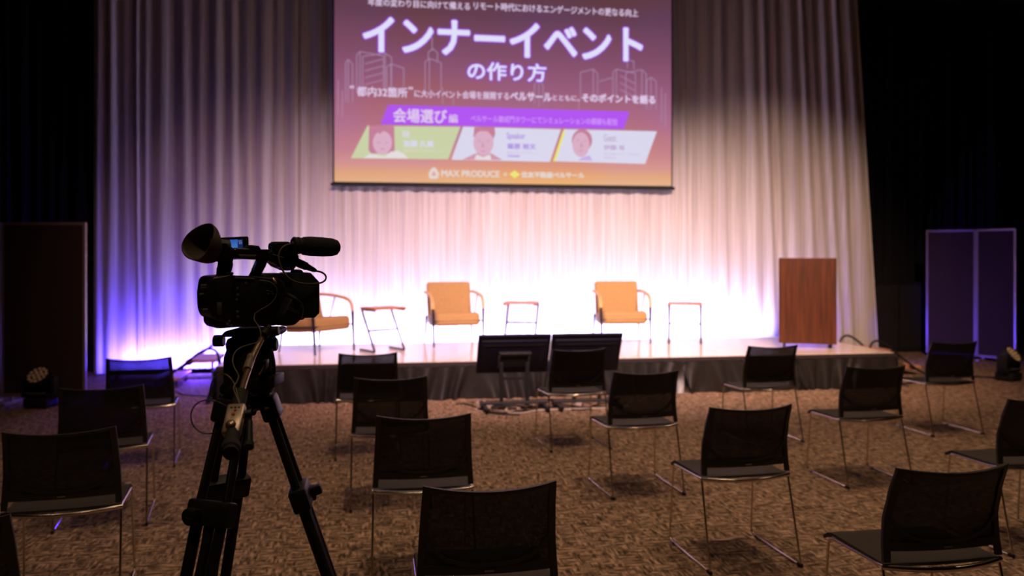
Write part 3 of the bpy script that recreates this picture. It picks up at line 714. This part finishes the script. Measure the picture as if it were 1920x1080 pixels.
# ---------------------------------------------------------------- audience chairs (local: faces +Y, back towards -Y)
def back_pt(s, v, off=0.0):
    """point on the backrest surface; s -1..1 across, v 0..1 up, off>0 = towards the rear"""
    z = .452 + .348 * v
    hw = .2385 - .0185 * v
    K = [(0, -.004), (.2, .006), (.42, .008), (.7, -.018), (1, -.058)]
    for (a, ya), (b, yb) in zip(K, K[1:]):
        if v <= b: t = (v - a) / (b - a); t = t * t * (3 - 2 * t) * .5 + t * .5; y = ya + (yb - ya) * t; break
    bow = .016 + .034 * min(1, v * 1.2)
    y -= bow * (1 - s * s)
    return Vector((hw * s, y - off, z - .014 * (1 - s * s) * v))
def ribbon(bm, pts, wd, th, off=0.0, wv=None):
    """bar on the backrest surface along param points, width wd (m) and thickness th"""
    P = []
    for i, (s, v) in enumerate(pts):
        s0, v0 = pts[max(i - 1, 0)]; s1, v1 = pts[min(i + 1, len(pts) - 1)]
        ds, dv = (s1 - s0) * .23, (v1 - v0) * .348; L = math.hypot(ds, dv); nx, nz = -dv / L, ds / L
        a = (s + nx * wd / 2 / .23, v + nz * wd / 2 / .348); b = (s - nx * wd / 2 / .23, v - nz * wd / 2 / .348)
        cl = lambda q: (max(-1, min(1, q[0])), max(0, min(1, q[1])))
        a, b = cl(a), cl(b)
        P.append([bm.verts.new(back_pt(*a, off)), bm.verts.new(back_pt(*b, off)), bm.verts.new(back_pt(*b, off + th)), bm.verts.new(back_pt(*a, off + th))])
    for a, b in zip(P, P[1:]):
        for k in range(4): bm.faces.new((a[k], a[(k + 1) % 4], b[(k + 1) % 4], b[k]))
    bm.faces.new(P[0][::-1]); bm.faces.new(P[-1])
def make_chair(label):
    t = thing('mesh_chair', label, 'chair', group='black mesh chairs set out for the audience')
    bm = bmesh.new()
    for s in (-1, 1):
        ribbon(bm, [(s * .945, v / 14) for v in range(15)], .026, .014, -.004)
        ribbon(bm, [(s * q, v) for q, v in ((.92, .46), (.84, .385), (.72, .31), (.58, .255), (.42, .22), (.2, .205), (0, .20))], .012, .012, .002)
    ribbon(bm, [(-.97 + 1.94 * k / 20, .982) for k in range(21)], .012, .016, -.005)
    ribbon(bm, [(-.95 + 1.9 * k / 20, .155) for k in range(21)], .030, .013, -.003)
    obj('back_frame', bm, 'frame', t, 40)
    obj('back_mesh', grid(bmesh.new(), 18, 14, lambda u, v: back_pt(-.93 + 1.86 * u, .17 + .8 * v, .0025)), 'mesh', t, 60)
    obj('maker_mark', mkbox((-.016, -.0395, .5005), (.016, -.0365, .5045)), 'label', t)
    def seatf(u, v):
        x = -.228 + .456 * u; y = -.005 + .415 * v
        z = .447 - .012 * math.sin(math.pi * v) * (1 - (2 * u - 1) ** 4) - .03 * max(0, (v - .82) / .18) ** 2
        z -= .004 * abs(2 * u - 1) ** 8
        y -= .018 * (1 - (2 * u - 1) ** 2) * (1 - v)
        return (x, y, z)
    obj('seat', solid(grid(bmesh.new(), 12, 14, seatf), .012), 'seat', t, 50)
    for s in (-1, 1):
        x = .234 * s
        path = [(x * .97, .02, .432)] + arcpath([(x * .97, .06, .430), (x, .352, .424), (x * 1.03, .392, .0065), (x * 1.03, -.105, .0065)], .03, 5)
        path = [(x, -.002, .436), (x * .985, .06, .430)] + arcpath([(x * .98, .07, .429), (x * .99, .358, .424), (x * 1.03, .395, .0070), (x * 1.03, -.108, .0070)], .03, 5)[1:]
        path += [(x * 1.03, -.113, .012), (x * 1.03, -.112, .02), (x, .0, .43)]
        lg = obj('sled_leg', mktube(path, .0058, 8), 'chrome', t, 60)
        obj('foot_cap', mkbox((x * 1.03 - .008, -.125, 0), (x * 1.03 + .008, -.085, .019), .004), 'rubber', lg)
        obj('foot_cap', mkbox((x * 1.03 - .0075, .31, 0), (x * 1.03 + .0075, .345, .011), .002), 'rubber', lg)
    rail = [(-.238 + .476 * k / 16, -.004 - .046 * (1 - (k / 8 - 1) ** 2), .434 - .006 * (1 - (k / 8 - 1) ** 2)) for k in range(17)]
    obj('rear_rail', mktube(rail, .0105, 12), 'chrome', t, 60)
    return t
def place_chair(o, tl, tr, ang):
    if tl and tr: mid = at_z((tl[0] + tr[0]) / 2, (tl[1] + tr[1]) / 2, .80)
    elif tl: mid = at_z(*tl, .80) + (RT * math.cos(R(ang)) + FW * math.sin(R(ang))) * .22
    else: mid = at_z(*tr, .80) - (RT * math.cos(R(ang)) + FW * math.sin(R(ang))) * .22
    rz = R(ang) - YAW; off = Matrix.Rotation(rz, 3, 'Z') @ Vector((0, -.058, 0))
    o.location = (mid.x - off.x, mid.y - off.y, 0); o.rotation_euler = (0, 0, rz)
CH = [((790, 910), (1048, 900), 9, 'black mesh chair nearest the camera at bottom centre, cut by the frame'),
      ((703, 779), (887, 774), 9, 'black mesh chair directly behind the bottom-centre one, right of the tripod'),
      ((661, 708), (805, 704), 11, 'black mesh chair third back in the column right of the tripod'),
      ((632, 662), (748, 660), 11, 'black mesh chair nearest the stage skirt in the column right of the tripod'),
      ((1030, 655), (1142, 652), 13, 'black mesh chair overlapping the right floor monitor'),
      ((1145, 697), (1277, 693), 12.5, 'black mesh chair in the middle, just right of the floor monitors'),
      ((1327, 763), (1488, 757), 12, 'black mesh chair standing alone in the right middle, all four feet visible'),
      ((1677, 877), (1894, 867), 10, 'large black mesh chair at the bottom right corner'),
      ((1400, 648), (1498, 646), 12, 'black mesh chair by the stage skirt, just left of the lectern'),
      ((1583, 687), (1701, 684), 11.5, 'black mesh chair overlapping the right front corner of the stage'),
      ((1738, 641), (1840, 639), 11, 'black mesh chair in front of the dark folding partition, farthest right row'),
      ((1890, 748), None, 11, 'black mesh chair cut off by the right edge of the picture'),
      ((197, 671), (325, 669), 17, 'blue-lit black mesh chair at back left beside the steps'),
      ((109, 727), (272, 720), 18, 'black mesh chair second from the back in the far left column'),
      ((3, 810), (222, 798), 17, 'large black mesh chair at the left edge, third from back'),
      (None, (20, 963), 18, 'black mesh chair at bottom left corner, only a sliver of back showing')]
proto = make_chair('')
for i, (tl, tr, ang, lab) in enumerate(CH):
    o = proto if i == 0 else copy_tree(proto)
    o['label'] = lab; place_chair(o, tl, tr, ang)

# ---------------------------------------------------------------- camcorder
HD = R(55)                                      # heading, right of the camera axis
FF = RT * math.sin(HD) + FW * math.cos(HD)      # lens direction
RR = RT * math.cos(HD) - FW * math.sin(HD)      # the camcorder's right-hand side, towards the viewer
CD = 1.9
O0 = at_d(480, 616, CD)
cc = thing('camcorder', 'black professional camcorder with shotgun microphone on the tripod', 'camcorder', O0, math.atan2(FF.y, FF.x))
def cu(px, py, r=0.0):
    """local (u, z) of a pixel on the camcorder's plane at side offset r"""
    d = ray(px, py); k = (r + (O0 - EYEP).dot(RR)) / d.dot(RR); p = EYEP + d * k - O0
    return (p.dot(FF), p.z)
def cl3(px, py, r=0.0):
    u, z = cu(px, py, r); return Vector((u, -r, z))
def cprism(name, pix, r0, r1, m, bev=.003, parent=cc, at=None, scale=1.0, seg=2):
    at = r1 if at is None else at
    poly = [cu(x, y, at) for x, y in pix]
    return obj(name, prism(bmesh.new(), poly, lambda u, v, w_: Vector((u, -w_, v)), r0, r1, bev, seg, scale), m, parent, 40)
body = cprism('body', [(396, 524), (404, 518), (432, 516), (470, 518), (522, 520), (536, 530), (541, 560), (536, 598), (520, 611), (455, 614), (406, 600), (398, 596), (393, 580), (392, 550)], -.05, .05, 'camgloss', .006, seg=3)
cprism('battery', [(396, 588), (396, 606), (403, 615), (411, 616), (456, 613), (456, 588)], -.035, .032, 'plastic', .005, at=.03)
cprism('side_panel', [(441, 524), (497, 526), (503, 534), (503, 592), (494, 602), (441, 603)], .0495, .054, 'plastic', .0015)
cprism('top_ridge', [(441, 519), (478, 521), (478, 525), (441, 523)], .03, .056, 'grey', .001)
cprism('rear_door', [(405, 527), (436, 526), (436, 602), (407, 600)], .0495, .052, 'camgloss', .001)
cprism('status_window', [(407, 567), (416, 567), (416, 590), (407, 590)], .0515, .0535, 'grey', .0005)
for x, y in ((445, 541), (446, 553), (444, 562), (445, 585), (446, 594), (430, 603), (427, 609), (434, 611), (461, 531)):
    p = cl3(x, y, .0535); obj('button', lathe(bmesh.new(), [(-.004, .0032), (.0012, .0032), (.0016, .0026), (.0016, 0)], p, (0, -1, 0), 10), 'grey', body)
for x, y in ((379, 536), (383, 553), (384, 581), (385, 540)):
    u, z = cu(x, y, .02); obj('button', lathe(bmesh.new(), [(0, .0035), (.012, .0035), (.013, .0025), (.013, 0)], Vector((cu(393, y, .05)[0] + .003, -.030 + .012 * (x % 3), z)), (-1, 0, 0), 10), 'grey', body)
# lens side
lu, lz = cu(546, 563, 0); fu, fz = cu(585, 556, 0)
ax = Vector((lu - .03, .008, lz + .006)); fwd = Vector((1, 0, 0))
bl = obj('lens_barrel', lathe(bmesh.new(), [(0, .046), (.005, .050), (.03, .050), (.032, .047), (.036, .047), (.038, .051), (.056, .051), (.058, .046), (.066, .044)], ax, fwd, 32), 'camgloss', cc, 30)
bm = bmesh.new()
for k in range(40):
    a = 2 * math.pi * k / 40; c = ax + Vector((.048, math.cos(a) * .0512, math.sin(a) * .0512)); mt = Matrix.Translation(c) @ Matrix.Rotation(a, 4, 'X')
    box(bm, (-.009, -.001, -.0014), (.009, .0012, .0014), 0, mt)
obj('focus_ring_ribs', bm, 'rubber', bl)
hood = cprism('lens_hood', [(549, 512), (583, 511), (600, 529), (600, 587), (591, 596), (549, 597)], -.045, .045, 'rubber', .003)
hu = cu(600, 560, .045)[0]; hz0 = cu(598, 590, 0)[1]; hz1 = cu(598, 523, 0)[1]
obj('hood_opening', mkbox((hu - .002, -.034, hz0 + .008), (hu + .002, .044, hz1 - .006), .001), 'glass', hood)
cprism('top_knob', [(553, 514), (553, 508), (557, 505), (566, 506), (570, 511), (570, 515)], .0, .03, 'plastic', .002)
cprism('barrel_shoulder', [(500, 518), (512, 513), (548, 513), (556, 520), (556, 530), (505, 530)], -.05, .04, 'camgloss', .004)
gr = cprism('hand_grip', [(520, 588), (540, 553), (566, 572), (563, 596), (546, 611), (524, 612), (516, 604)], .03, .085, 'plastic', .006, at=.06, scale=.9, seg=3)
gt = bpy.data.curves.new('t', 'FONT'); gt.body = 'SONY'; gt.size = .011; gt.offset = .0002
go = bpy.data.objects.new('t', gt); C.objects.link(go)
gm = bpy.data.meshes.new_from_object(go.evaluated_get(bpy.context.evaluated_depsgraph_get())); bpy.data.objects.remove(go)
gp = cl3(537, 580, .085)
for v in gm.vertices: v.co = gp + Vector((v.co.x, -.0008, v.co.y - v.co.x * .45))
gm.materials.append(M['grey']); g = bpy.data.objects.new('grip_lettering', gm); C.objects.link(g); g.parent = gr
st_ = obj('grip_strap', mktube(smoothpath([cl3(540, 552, .05), cl3(553, 560, .088), cl3(566, 573, .07), cl3(566, 590, .04)], 5), .004, 8), 'rubber', gr, 60)
# handle
hd = cprism('handle', [(436, 468), (446, 464), (470, 467), (500, 471), (516, 466), (522, 474), (518, 484), (505, 487), (478, 487), (446, 485), (438, 484)], -.018, .018, 'camgloss', .004, seg=3)
cprism('handle_post', [(408, 519), (416, 503), (412, 491), (424, 483), (441, 482), (434, 495), (431, 507), (431, 519)], -.012, .012, 'camgloss', .004)
cprism('handle_post', [(470, 520), (478, 505), (485, 486), (506, 482), (498, 500), (489, 520)], -.012, .012, 'camgloss', .004)
cprism('strap_lug', [(425, 517), (425, 511), (438, 510), (439, 514), (434, 518)], .0, .022, 'plastic', .002)
cprism('handle_grip_pad', [(447, 477), (482, 478), (478, 485), (450, 484)], .015, .021, 'grey', .002)
cprism('zoom_rocker', [(458, 466), (470, 459), (486, 461), (490, 468)], -.01, .012, 'plastic', .002)
cprism('viewfinder', [(404, 452), (412, 449), (424, 456), (442, 466), (444, 480), (430, 492), (406, 490)], -.026, .026, 'plastic', .008, seg=3)
# eyecup
un, uf, ut, ub = cu(394, 455, .03)[0], cu(342, 455, -.04)[0], cu(391, 419, 0)[0], cu(364, 487, 0)[0]
ub0 = cu(412, 468, 0)[0]; zc0 = cu(408, 468, 0)[1]; zc1 = cu(380, 453, 0)[1]
A0 = (un + uf + ut + ub) / 4; A1 = (un - uf) / 2; B1 = (ut - ub) / 2; C2 = ((un + uf) - (ut + ub)) / 4
def eye(u, v):
    a = 2 * math.pi * u; t = v
    rim = A0 + A1 * math.cos(a) + B1 * math.sin(a) + C2 * math.cos(2 * a)
    ax_ = ub0 + (rim - ub0) * t
    rr = .023 + .017 * math.sin(min(1, t * 1.5) * math.pi / 2)
    zc = zc0 + (zc1 - zc0) * t
    return Vector((ax_, -rr * math.cos(a), zc + rr * math.sin(a)))
bm = grid(bmesh.new(), 36, 8, eye); bmesh.ops.remove_doubles(bm, verts=bm.verts, dist=1e-5)
ec = obj('eyecup', solid(bm, .0025), 'cupr', cc, 60)
p = Vector((ub0 - .012, 0, zc0 + .003))
obj('eyepiece_tube', lathe(bmesh.new(), [(-.03, .022), (.012, .021), (.014, .018), (.011, .016)], p, (-1, 0, .1), 24), 'plastic', ec, 40)
obj('eyepiece_lens', lathe(bmesh.new(), [(.011, .0155), (.0135, .010), (.014, 0)], p, (-1, 0, .1), 20), 'glass', ec, 60)
# flip-out screen on the far side
lp = at_d(437, 465.5, CD + .06) - O0
def to_local(v): return Vector((v.dot(FF), -v.dot(RR), v.z))
nrm = (-FW * math.cos(R(12)) - RT * math.sin(R(12))).normalized(); nl = to_local(nrm); zl = Vector((0, 0, 1)); xl = zl.cross(nl).normalized()
mt = Matrix.Translation(to_local(lp)) @ Matrix((xl, zl, nl)).transposed().to_4x4() @ Matrix.Rotation(R(2), 4, 'Z')
lcd = obj('flip_screen', mkbox((-.037, -.026, -.007), (.037, .026, 0), .003, mt), 'plastic', cc, 40)
m1 = bpy.data.materials.new('lcd_picture'); m1.use_nodes = True; nn = m1.node_tree.nodes; LL = m1.node_tree.links; bb = nn['Principled BSDF']; bb.inputs['Base Color'].default_value = (.01, .01, .02, 1); bb.inputs['Roughness'].default_value = .2
tcn = nn.new('ShaderNodeTexCoord'); sxn = nn.new('ShaderNodeSeparateXYZ'); rpn = nn.new('ShaderNodeValToRGB'); LL.new(tcn.outputs['Generated'], sxn.inputs[0]); LL.new(sxn.outputs['Z'], rpn.inputs[0])
rpn.color_ramp.elements[0].color = (*lin((92, 140, 205)), 1); rpn.color_ramp.elements[1].color = (*lin((40, 92, 178)), 1); LL.new(rpn.outputs[0], bb.inputs['Emission Color']); bb.inputs['Emission Strength'].default_value = .9
obj('screen_picture', mkbox((-.034, -.018, .0001), (.012, .020, .0006), 0, mt), m1, lcd)
obj('screen_menu', mkbox((.0125, -.018, .0001), (.025, .020, .0006), 0, mt), glow('lcd_menu', (18, 36, 92)), lcd)
for k, (x, y, wx) in enumerate(((.013, .016, .010), (.0155, .0125, .004), (.0205, .0125, .003), (.0155, .0095, .004), (.0205, .0095, .003), (.013, -.006, .003))):
    obj('menu_mark', mkbox((x, y - .0006, .0007), (x + wx, y + .0006, .0010), 0, mt), glow('lcd_text', (120, 130, 170)), lcd)
# microphone
ma = cl3(566, 461, .03); mb_ = cl3(637, 464.5, .03); md_ = (mb_ - ma); ml = md_.length
mw = obj('windscreen', lathe(bmesh.new(), [(0, .0165), (.003, .0205), (.02, .0222), (ml * .55, .0222), (ml * .8, .0205), (ml * .92, .017), (ml * .98, .010), (ml, 0)], ma, md_, 28), 'foam', cc, 60)
mt0 = cl3(545, 459, .03)
obj('microphone_tube', lathe(bmesh.new(), [(0, .007), (.004, .010), (.02, .0105), ((ma - mt0).length + .004, .0105)], mt0, ma - mt0, 18), 'plastic', cc, 40)
obj('microphone_holder', lathe(bmesh.new(), [(-.012, .017), (-.01, .0195), (-.006, .0195), (-.005, .017), (-.002, .017), (-.001, .0195), (.003, .0195), (.004, .017), (.007, .017), (.008, .0185), (.012, .0175)], cl3(558, 460.5, .03), md_, 24), 'rubber', cc, 30)
cprism('holder_clamp', [(513, 462), (515, 455), (543, 453), (546, 457), (556, 466), (560, 478), (550, 483), (528, 478), (514, 470)], -.01, .03, 'plastic', .003)
cprism('audio_adapter', [(503, 474), (512, 468), (530, 472), (546, 470), (561, 478), (562, 492), (552, 506), (538, 508), (524, 497), (506, 489)], -.025, .025, 'camgloss', .004)
for k in range(3): cprism('adapter_switch', [(513 + k * 7, 476 + k * 2), (519 + k * 7, 478 + k * 2), (518 + k * 7, 480 + k * 2), (512 + k * 7, 478 + k * 2)], .024, .028, 'label', .0005)
cprism('cold_shoe', [(516, 456), (516, 453), (540, 453), (540, 456)], -.012, .016, 'dark', .0008)
xa_, xb_ = cl3(555, 491, .03), cl3(593, 508, .03); xl_ = (xb_ - xa_).length
xc = obj('audio_plug', lathe(bmesh.new(), [(0, .0085), (.004, .0095), (xl_ * .5, .0092), (xl_ * .55, .0075), (xl_ * .9, .0052), (xl_, .003)], xa_, xb_ - xa_, 16), 'plastic', cc, 40)
obj('microphone_cable', mktube(smoothpath([cl3(592, 508, .03), cl3(604, 511, .035), cl3(611, 518, .04), cl3(609, 526, .045), cl3(598, 531, .05), cl3(575, 532, .055), cl3(555, 529, .058), cl3(540, 520, .058), cl3(529, 505, .05), cl3(523, 487, .045), cl3(524, 473, .042), cl3(531, 463, .04), cl3(541, 458.5, .034), cl3(549, 458, .03)], 6), .0021, 8), 'wire', cc, 60)
obj('side_cable', mktube(smoothpath([cl3(487, 525, .056), cl3(500, 527, .058), cl3(510, 531, .06), cl3(518, 540, .062), cl3(519, 551, .062), cl3(514, 562, .062), cl3(504, 572, .06), cl3(490, 580, .058), cl3(478, 588, .056)], 6), .0012, 6), 'wire', cc, 60)
obj('jack_plug', lathe(bmesh.new(), [(0, .003), (.002, .0042), (.014, .0042), (.018, .002)], cl3(511, 521, .05), cl3(519, 535, .062) - cl3(511, 521, .05), 12), 'brass', cc, 40)
for x, y, wx in ((500, 544, 5), (507, 546, 4), (502, 550, 3), (510, 550, 3)):
    cprism('side_mark', [(x, y), (x + wx, y), (x + wx, y + 1.4), (x, y + 1.4)], .0495, .0546, 'label', 0)

# ---------------------------------------------------------------- tripod
TC = CF((463 - 960) / F * CD, CD); 
tp = thing('video_tripod', 'black twin-tube video tripod carrying the camcorder', 'tripod', TC, -YAW)
# local axes: x = camera right, y = away from the viewer
def tl(px, py, dep): 
    p = at_d(px, py, dep) - TC; return Vector((p.dot(RT), p.dot(FW), p.z))
def tz(py, dep=CD): return EYE - (py - HOR) / F * dep
zt = tz(616)
ZS = tz(745)
def tpr(name, pix, y0, y1, m, bev=.004, parent=tp, dep=None):
    dep = CD + y0 if dep is None else dep
    poly = [(tl(x, y, dep).x, tl(x, y, dep).z) for x, y in pix]
    return obj(name, prism(bmesh.new(), poly, lambda u, v, w_: Vector((u, w_, v)), y0, y1, bev), m, parent, 40)
tpr('quick_plate', [(412, 632), (420, 622), (432, 618), (518, 617), (522, 622), (519, 628), (508, 634)], -.035, .045, 'dark')
tpr('tilt_housing', [(420, 634), (500, 632), (508, 642), (510, 664), (420, 664)], -.035, .035, 'dark', .012)
obj('fluid_head', lathe(bmesh.new(), [(0, .03), (.006, .046), (.03, .054), (.07, .055), (.1, .052), (.115, .04)], Vector((tl(467, 644, CD).x, 0, tz(644))), (0, 0, -1), 28), 'dark', tp, 40)
obj('tilt_drag_knob', cyl(tl(401, 639, CD), tl(420, 639, CD), .013, 16), 'plastic', tp, 40)
obj('plate_lock_knob', cyl(tl(508, 622, CD - .03), tl(523, 620, CD - .03), .011, 14), 'plastic', tp, 40)
obj('handle_clamp', cyl(tl(507, 646, CD - .02), tl(520, 646, CD - .02), .014, 16), 'plastic', tp, 40)
tpr('pan_lock', [(478, 680), (498, 675), (497, 690), (487, 704), (478, 700)], -.075, -.045, 'plastic', .003)
obj('pan_lock_lever', mktube(smoothpath([tl(494, 678, CD - .075), tl(491, 690, CD - .08), tl(485, 702, CD - .08)], 4), .003, 6), 'darkchrome', tp, 60)
obj('side_lever', mktube(smoothpath([tl(508, 655, CD - .05), tl(512, 672, CD - .055), tl(514, 690, CD - .055), tl(513, 702, CD - .055)], 4), .004, 6), 'plastic', tp, 60)
z1, z2, z3 = tz(716), tz(732), tz(750)
obj('bowl', lathe(bmesh.new(), [(0, .05), (.01, .058), (z1 - z2, .058), (z1 - z2 + .012, .045), (z1 - z3, .028), (z1 - z3 + .03, .02)], (0, 0, z1), (0, 0, -1), 28), 'dark', tp, 40)
tpr('head_base', [(464, 712), (514, 706), (514, 728), (478, 734), (464, 730)], -.055, .03, 'plastic', .004)
sd = obj('spider', lathe(bmesh.new(), [(0, .03), (.008, .055), (.03, .055), (.04, .03)], (0, 0, ZS + .012), (0, 0, -1), 24), 'dark', tp, 40)
obj('level_bubble', lathe(bmesh.new(), [(0, .012), (.003, .010), (.003, 0)], tl(478, 738, CD - .05), (0, -.6, .8), 14), 'glass', sd)
TAN = .335
for az, kn in ((10, 1), (250, -1), (130, 1)):
    rd = Vector((math.cos(R(az)), math.sin(R(az)), 0)); tg = Vector((-math.sin(R(az)), math.cos(R(az)), 0))
    dn = (Vector((0, 0, -1)) + rd * TAN).normalized()
    z0 = ZS - .008
    def at(z, w_=0.0, o=0.0): return rd * (.045 + (z0 - z) * TAN + o) + tg * w_ + Vector((0, 0, z))
    zc = tz(930, CD) - .005
    lg = obj('leg', mktube([at(z0 - .03, .027), at(zc - .02, .035)], .0098, 10), 'dark', tp, 60)
    obj('leg_tube', mktube([at(z0 - .03, -.027), at(zc - .02, -.035)], .0098, 10), 'dark', lg, 60)
    for s in (-1, 1):
        obj('leg_stripe', mktube([at(z0 - .05, s * .027, .0088), at(zc + .03, s * .035, .0088)], .0015, 4), 'grey', lg)
    mtx = Matrix((tg, dn.cross(tg), -dn)).transposed().to_4x4()
    def ob(name, lo, hi, z, bev, m, w_=0): return obj(name, mkbox(lo, hi, bev, Matrix.Translation(at(z, w_)) @ mtx), m, lg, 40)
    ob('leg_joint', (-.042, -.018, -.03), (.042, .02, .022), z0 - .012, .008, 'plastic')
    ob('leg_joint_bolt', (-.047, -.006, -.006), (.047, .006, .006), z0 - .006, .003, 'darkchrome')
    ob('leg_clamp', (-.052, -.020, -.026), (.052, .020, .026), zc, .007, 'plastic')
    k = obj('clamp_knob', cyl(at(zc - .004, kn * .034), at(zc - .004, kn * .036) + rd * .030, .018, 18), 'plastic', lg, 40)
    ob('knob_wing', (-.012, .012, -.011), (.012, .045, .011), zc - .004, .005, 'plastic', kn * .02)
    for wv, wr in ((-.031, .0125), (.003, .0105), (.031, .0115)): obj('lower_tube', mktube([at(zc - .02, wv), at(.36, wv * .8)], wr, 10), 'dark', lg, 60)
    ob('leg_clamp', (-.042, -.02, -.025), (.042, .02, .025), .36, .007, 'plastic')
    obj('lower_tube', mktube([at(.35, 0), at(.03, 0)], .014, 10), 'dark', lg, 60)
    obj('tripod_foot', lathe(bmesh.new(), [(0, .026), (.012, .026), (.03, .016)], Vector((at(.0).x, at(.0).y, 0)), (0, 0, 1), 16), 'rubber', lg, 40)
# pan handle reaching towards the viewer
hp = [tl(497, 622, 1.87), tl(488, 640, 1.83), tl(476, 664, 1.79), tl(467, 690, 1.75), tl(459, 712, 1.71), tl(451, 740, 1.66)]
ph = obj('pan_handle', mktube(smoothpath(hp, 5), .0068, 12), 'brass', tp, 60)
obj('handle_collar', mktube([tl(471, 668, 1.785), tl(463, 694, 1.74)], [.0085, .0095], 14), 'silver', ph, 60)
obj('handle_mount', mktube([tl(503, 617, 1.87), tl(492, 631, 1.84)], .012, 12), 'plastic', ph, 60)
obj('handle_grip', mktube(smoothpath([tl(452, 737, 1.665), tl(447, 760, 1.63), tl(441, 790, 1.58), tl(435, 820, 1.53), tl(432, 850, 1.48)], 4), .0135, 14), 'rubber', ph, 60)
obj('grip_end', lathe(bmesh.new(), [(0, .0135), (.006, .0165), (.022, .0165), (.026, .012)], tl(433.5, 832, 1.51), tl(432, 850, 1.48) - tl(433.5, 832, 1.51), 18), 'rubber', ph, 40)
def wd(px, py, dep): return at_d(px, py, dep)
# zoom remote clamped on the pan handle
rc = thing('zoom_remote', 'silver zoom remote with red buttons clamped to the tripod handle', 'remote control', at_d(437, 785, 1.56), -YAW)
ro = rc.location.copy()
def rl(px, py, dep): p = at_d(px, py, dep) - ro; return Vector((p.dot(RT), p.dot(FW), p.z))
a, b = rl(444, 758, 1.585), rl(432, 812, 1.535); yv = (a - b).normalized(); xv = Vector((1, 0, .0)); xv = (xv - yv * xv.dot(yv)).normalized(); zv = xv.cross(yv)
if zv.y > 0: zv = -zv
L = (a - b).length; mt = Matrix.Translation((a + b) / 2) @ Matrix((xv, yv, zv)).transposed().to_4x4()
rbm = mkbox((-.0165, -L / 2, -.014), (.0165, L / 2, .004), .004, mt); rb_ = obj('remote_shell', rbm, 'silver', rc, 40)
for px_, py_, r_ in ((.001, .016, .0022), (-.001, .007, .0034)):
    obj('red_button', lathe(bmesh.new(), [(0, r_), (.0015, r_), (.002, r_ * .7), (.002, 0)], mt @ Vector((px_, py_, .004)), zv, 12), 'red', rb_)
obj('zoom_rocker', lathe(bmesh.new(), [(0, .0095), (.004, .009), (.007, .005), (.0075, 0)], mt @ Vector((-.001, -.018, .004)), zv, 16), 'brass', rb_, 60)
for k in range(3): obj('button_row', mkbox((-.009 + k * .007, .0215, .004), (-.005 + k * .007, .0235, .0052), 0, mt), 'dark', rb_)
obj('remote_clamp', mktube([rl(456, 778, 1.58), rl(470, 776, 1.585)], .009, 12), 'plastic', rc, 40)
obj('clamp_screw', mktube([rl(468, 790, 1.57), rl(467, 835, 1.54)], [.006, .0075], 12), 'plastic', rc, 40)
obj('screw_knob', lathe(bmesh.new(), [(0, .006), (.003, .0095), (.012, .0095), (.015, .006)], rl(467, 829, 1.545), rl(466, 845, 1.53) - rl(467, 829, 1.545), 14), 'rubber', rc, 40)
obj('remote_cable', mktube(smoothpath([rl(428, 764, 1.59), rl(415, 757, 1.6), rl(398, 751, 1.6), rl(378, 752, 1.6), rl(364, 762, 1.6), rl(358, 778, 1.6), rl(362, 797, 1.6), rl(376, 810, 1.6), rl(394, 813, 1.6), rl(409, 807, 1.6), rl(420, 796, 1.58)], 6), .0014, 6), 'cable', rc, 60)
obj('remote_cable', mktube(smoothpath([rl(478, 588, 1.83), rl(477, 600, 1.82), rl(485, 612, 1.80), rl(489, 626, 1.79), rl(486, 640, 1.78), rl(472, 645, 1.77), rl(455, 650, 1.75), rl(441, 660, 1.73), rl(436, 676, 1.71), rl(440, 690, 1.70), rl(447, 704, 1.68), rl(444, 716, 1.66), rl(438, 728, 1.64), rl(446, 750, 1.61), rl(450, 760, 1.60)], 6), .0013, 6), 'wire', rc, 60)
obj('remote_cable', mktube(smoothpath([rl(396, 744, 1.68), rl(396, 722, 1.68), rl(405, 706, 1.68), rl(418, 701, 1.68), rl(430, 707, 1.67), rl(440, 722, 1.66), rl(446, 745, 1.63), rl(451, 762, 1.6)], 6), .0015, 6), 'wire', rc, 60)
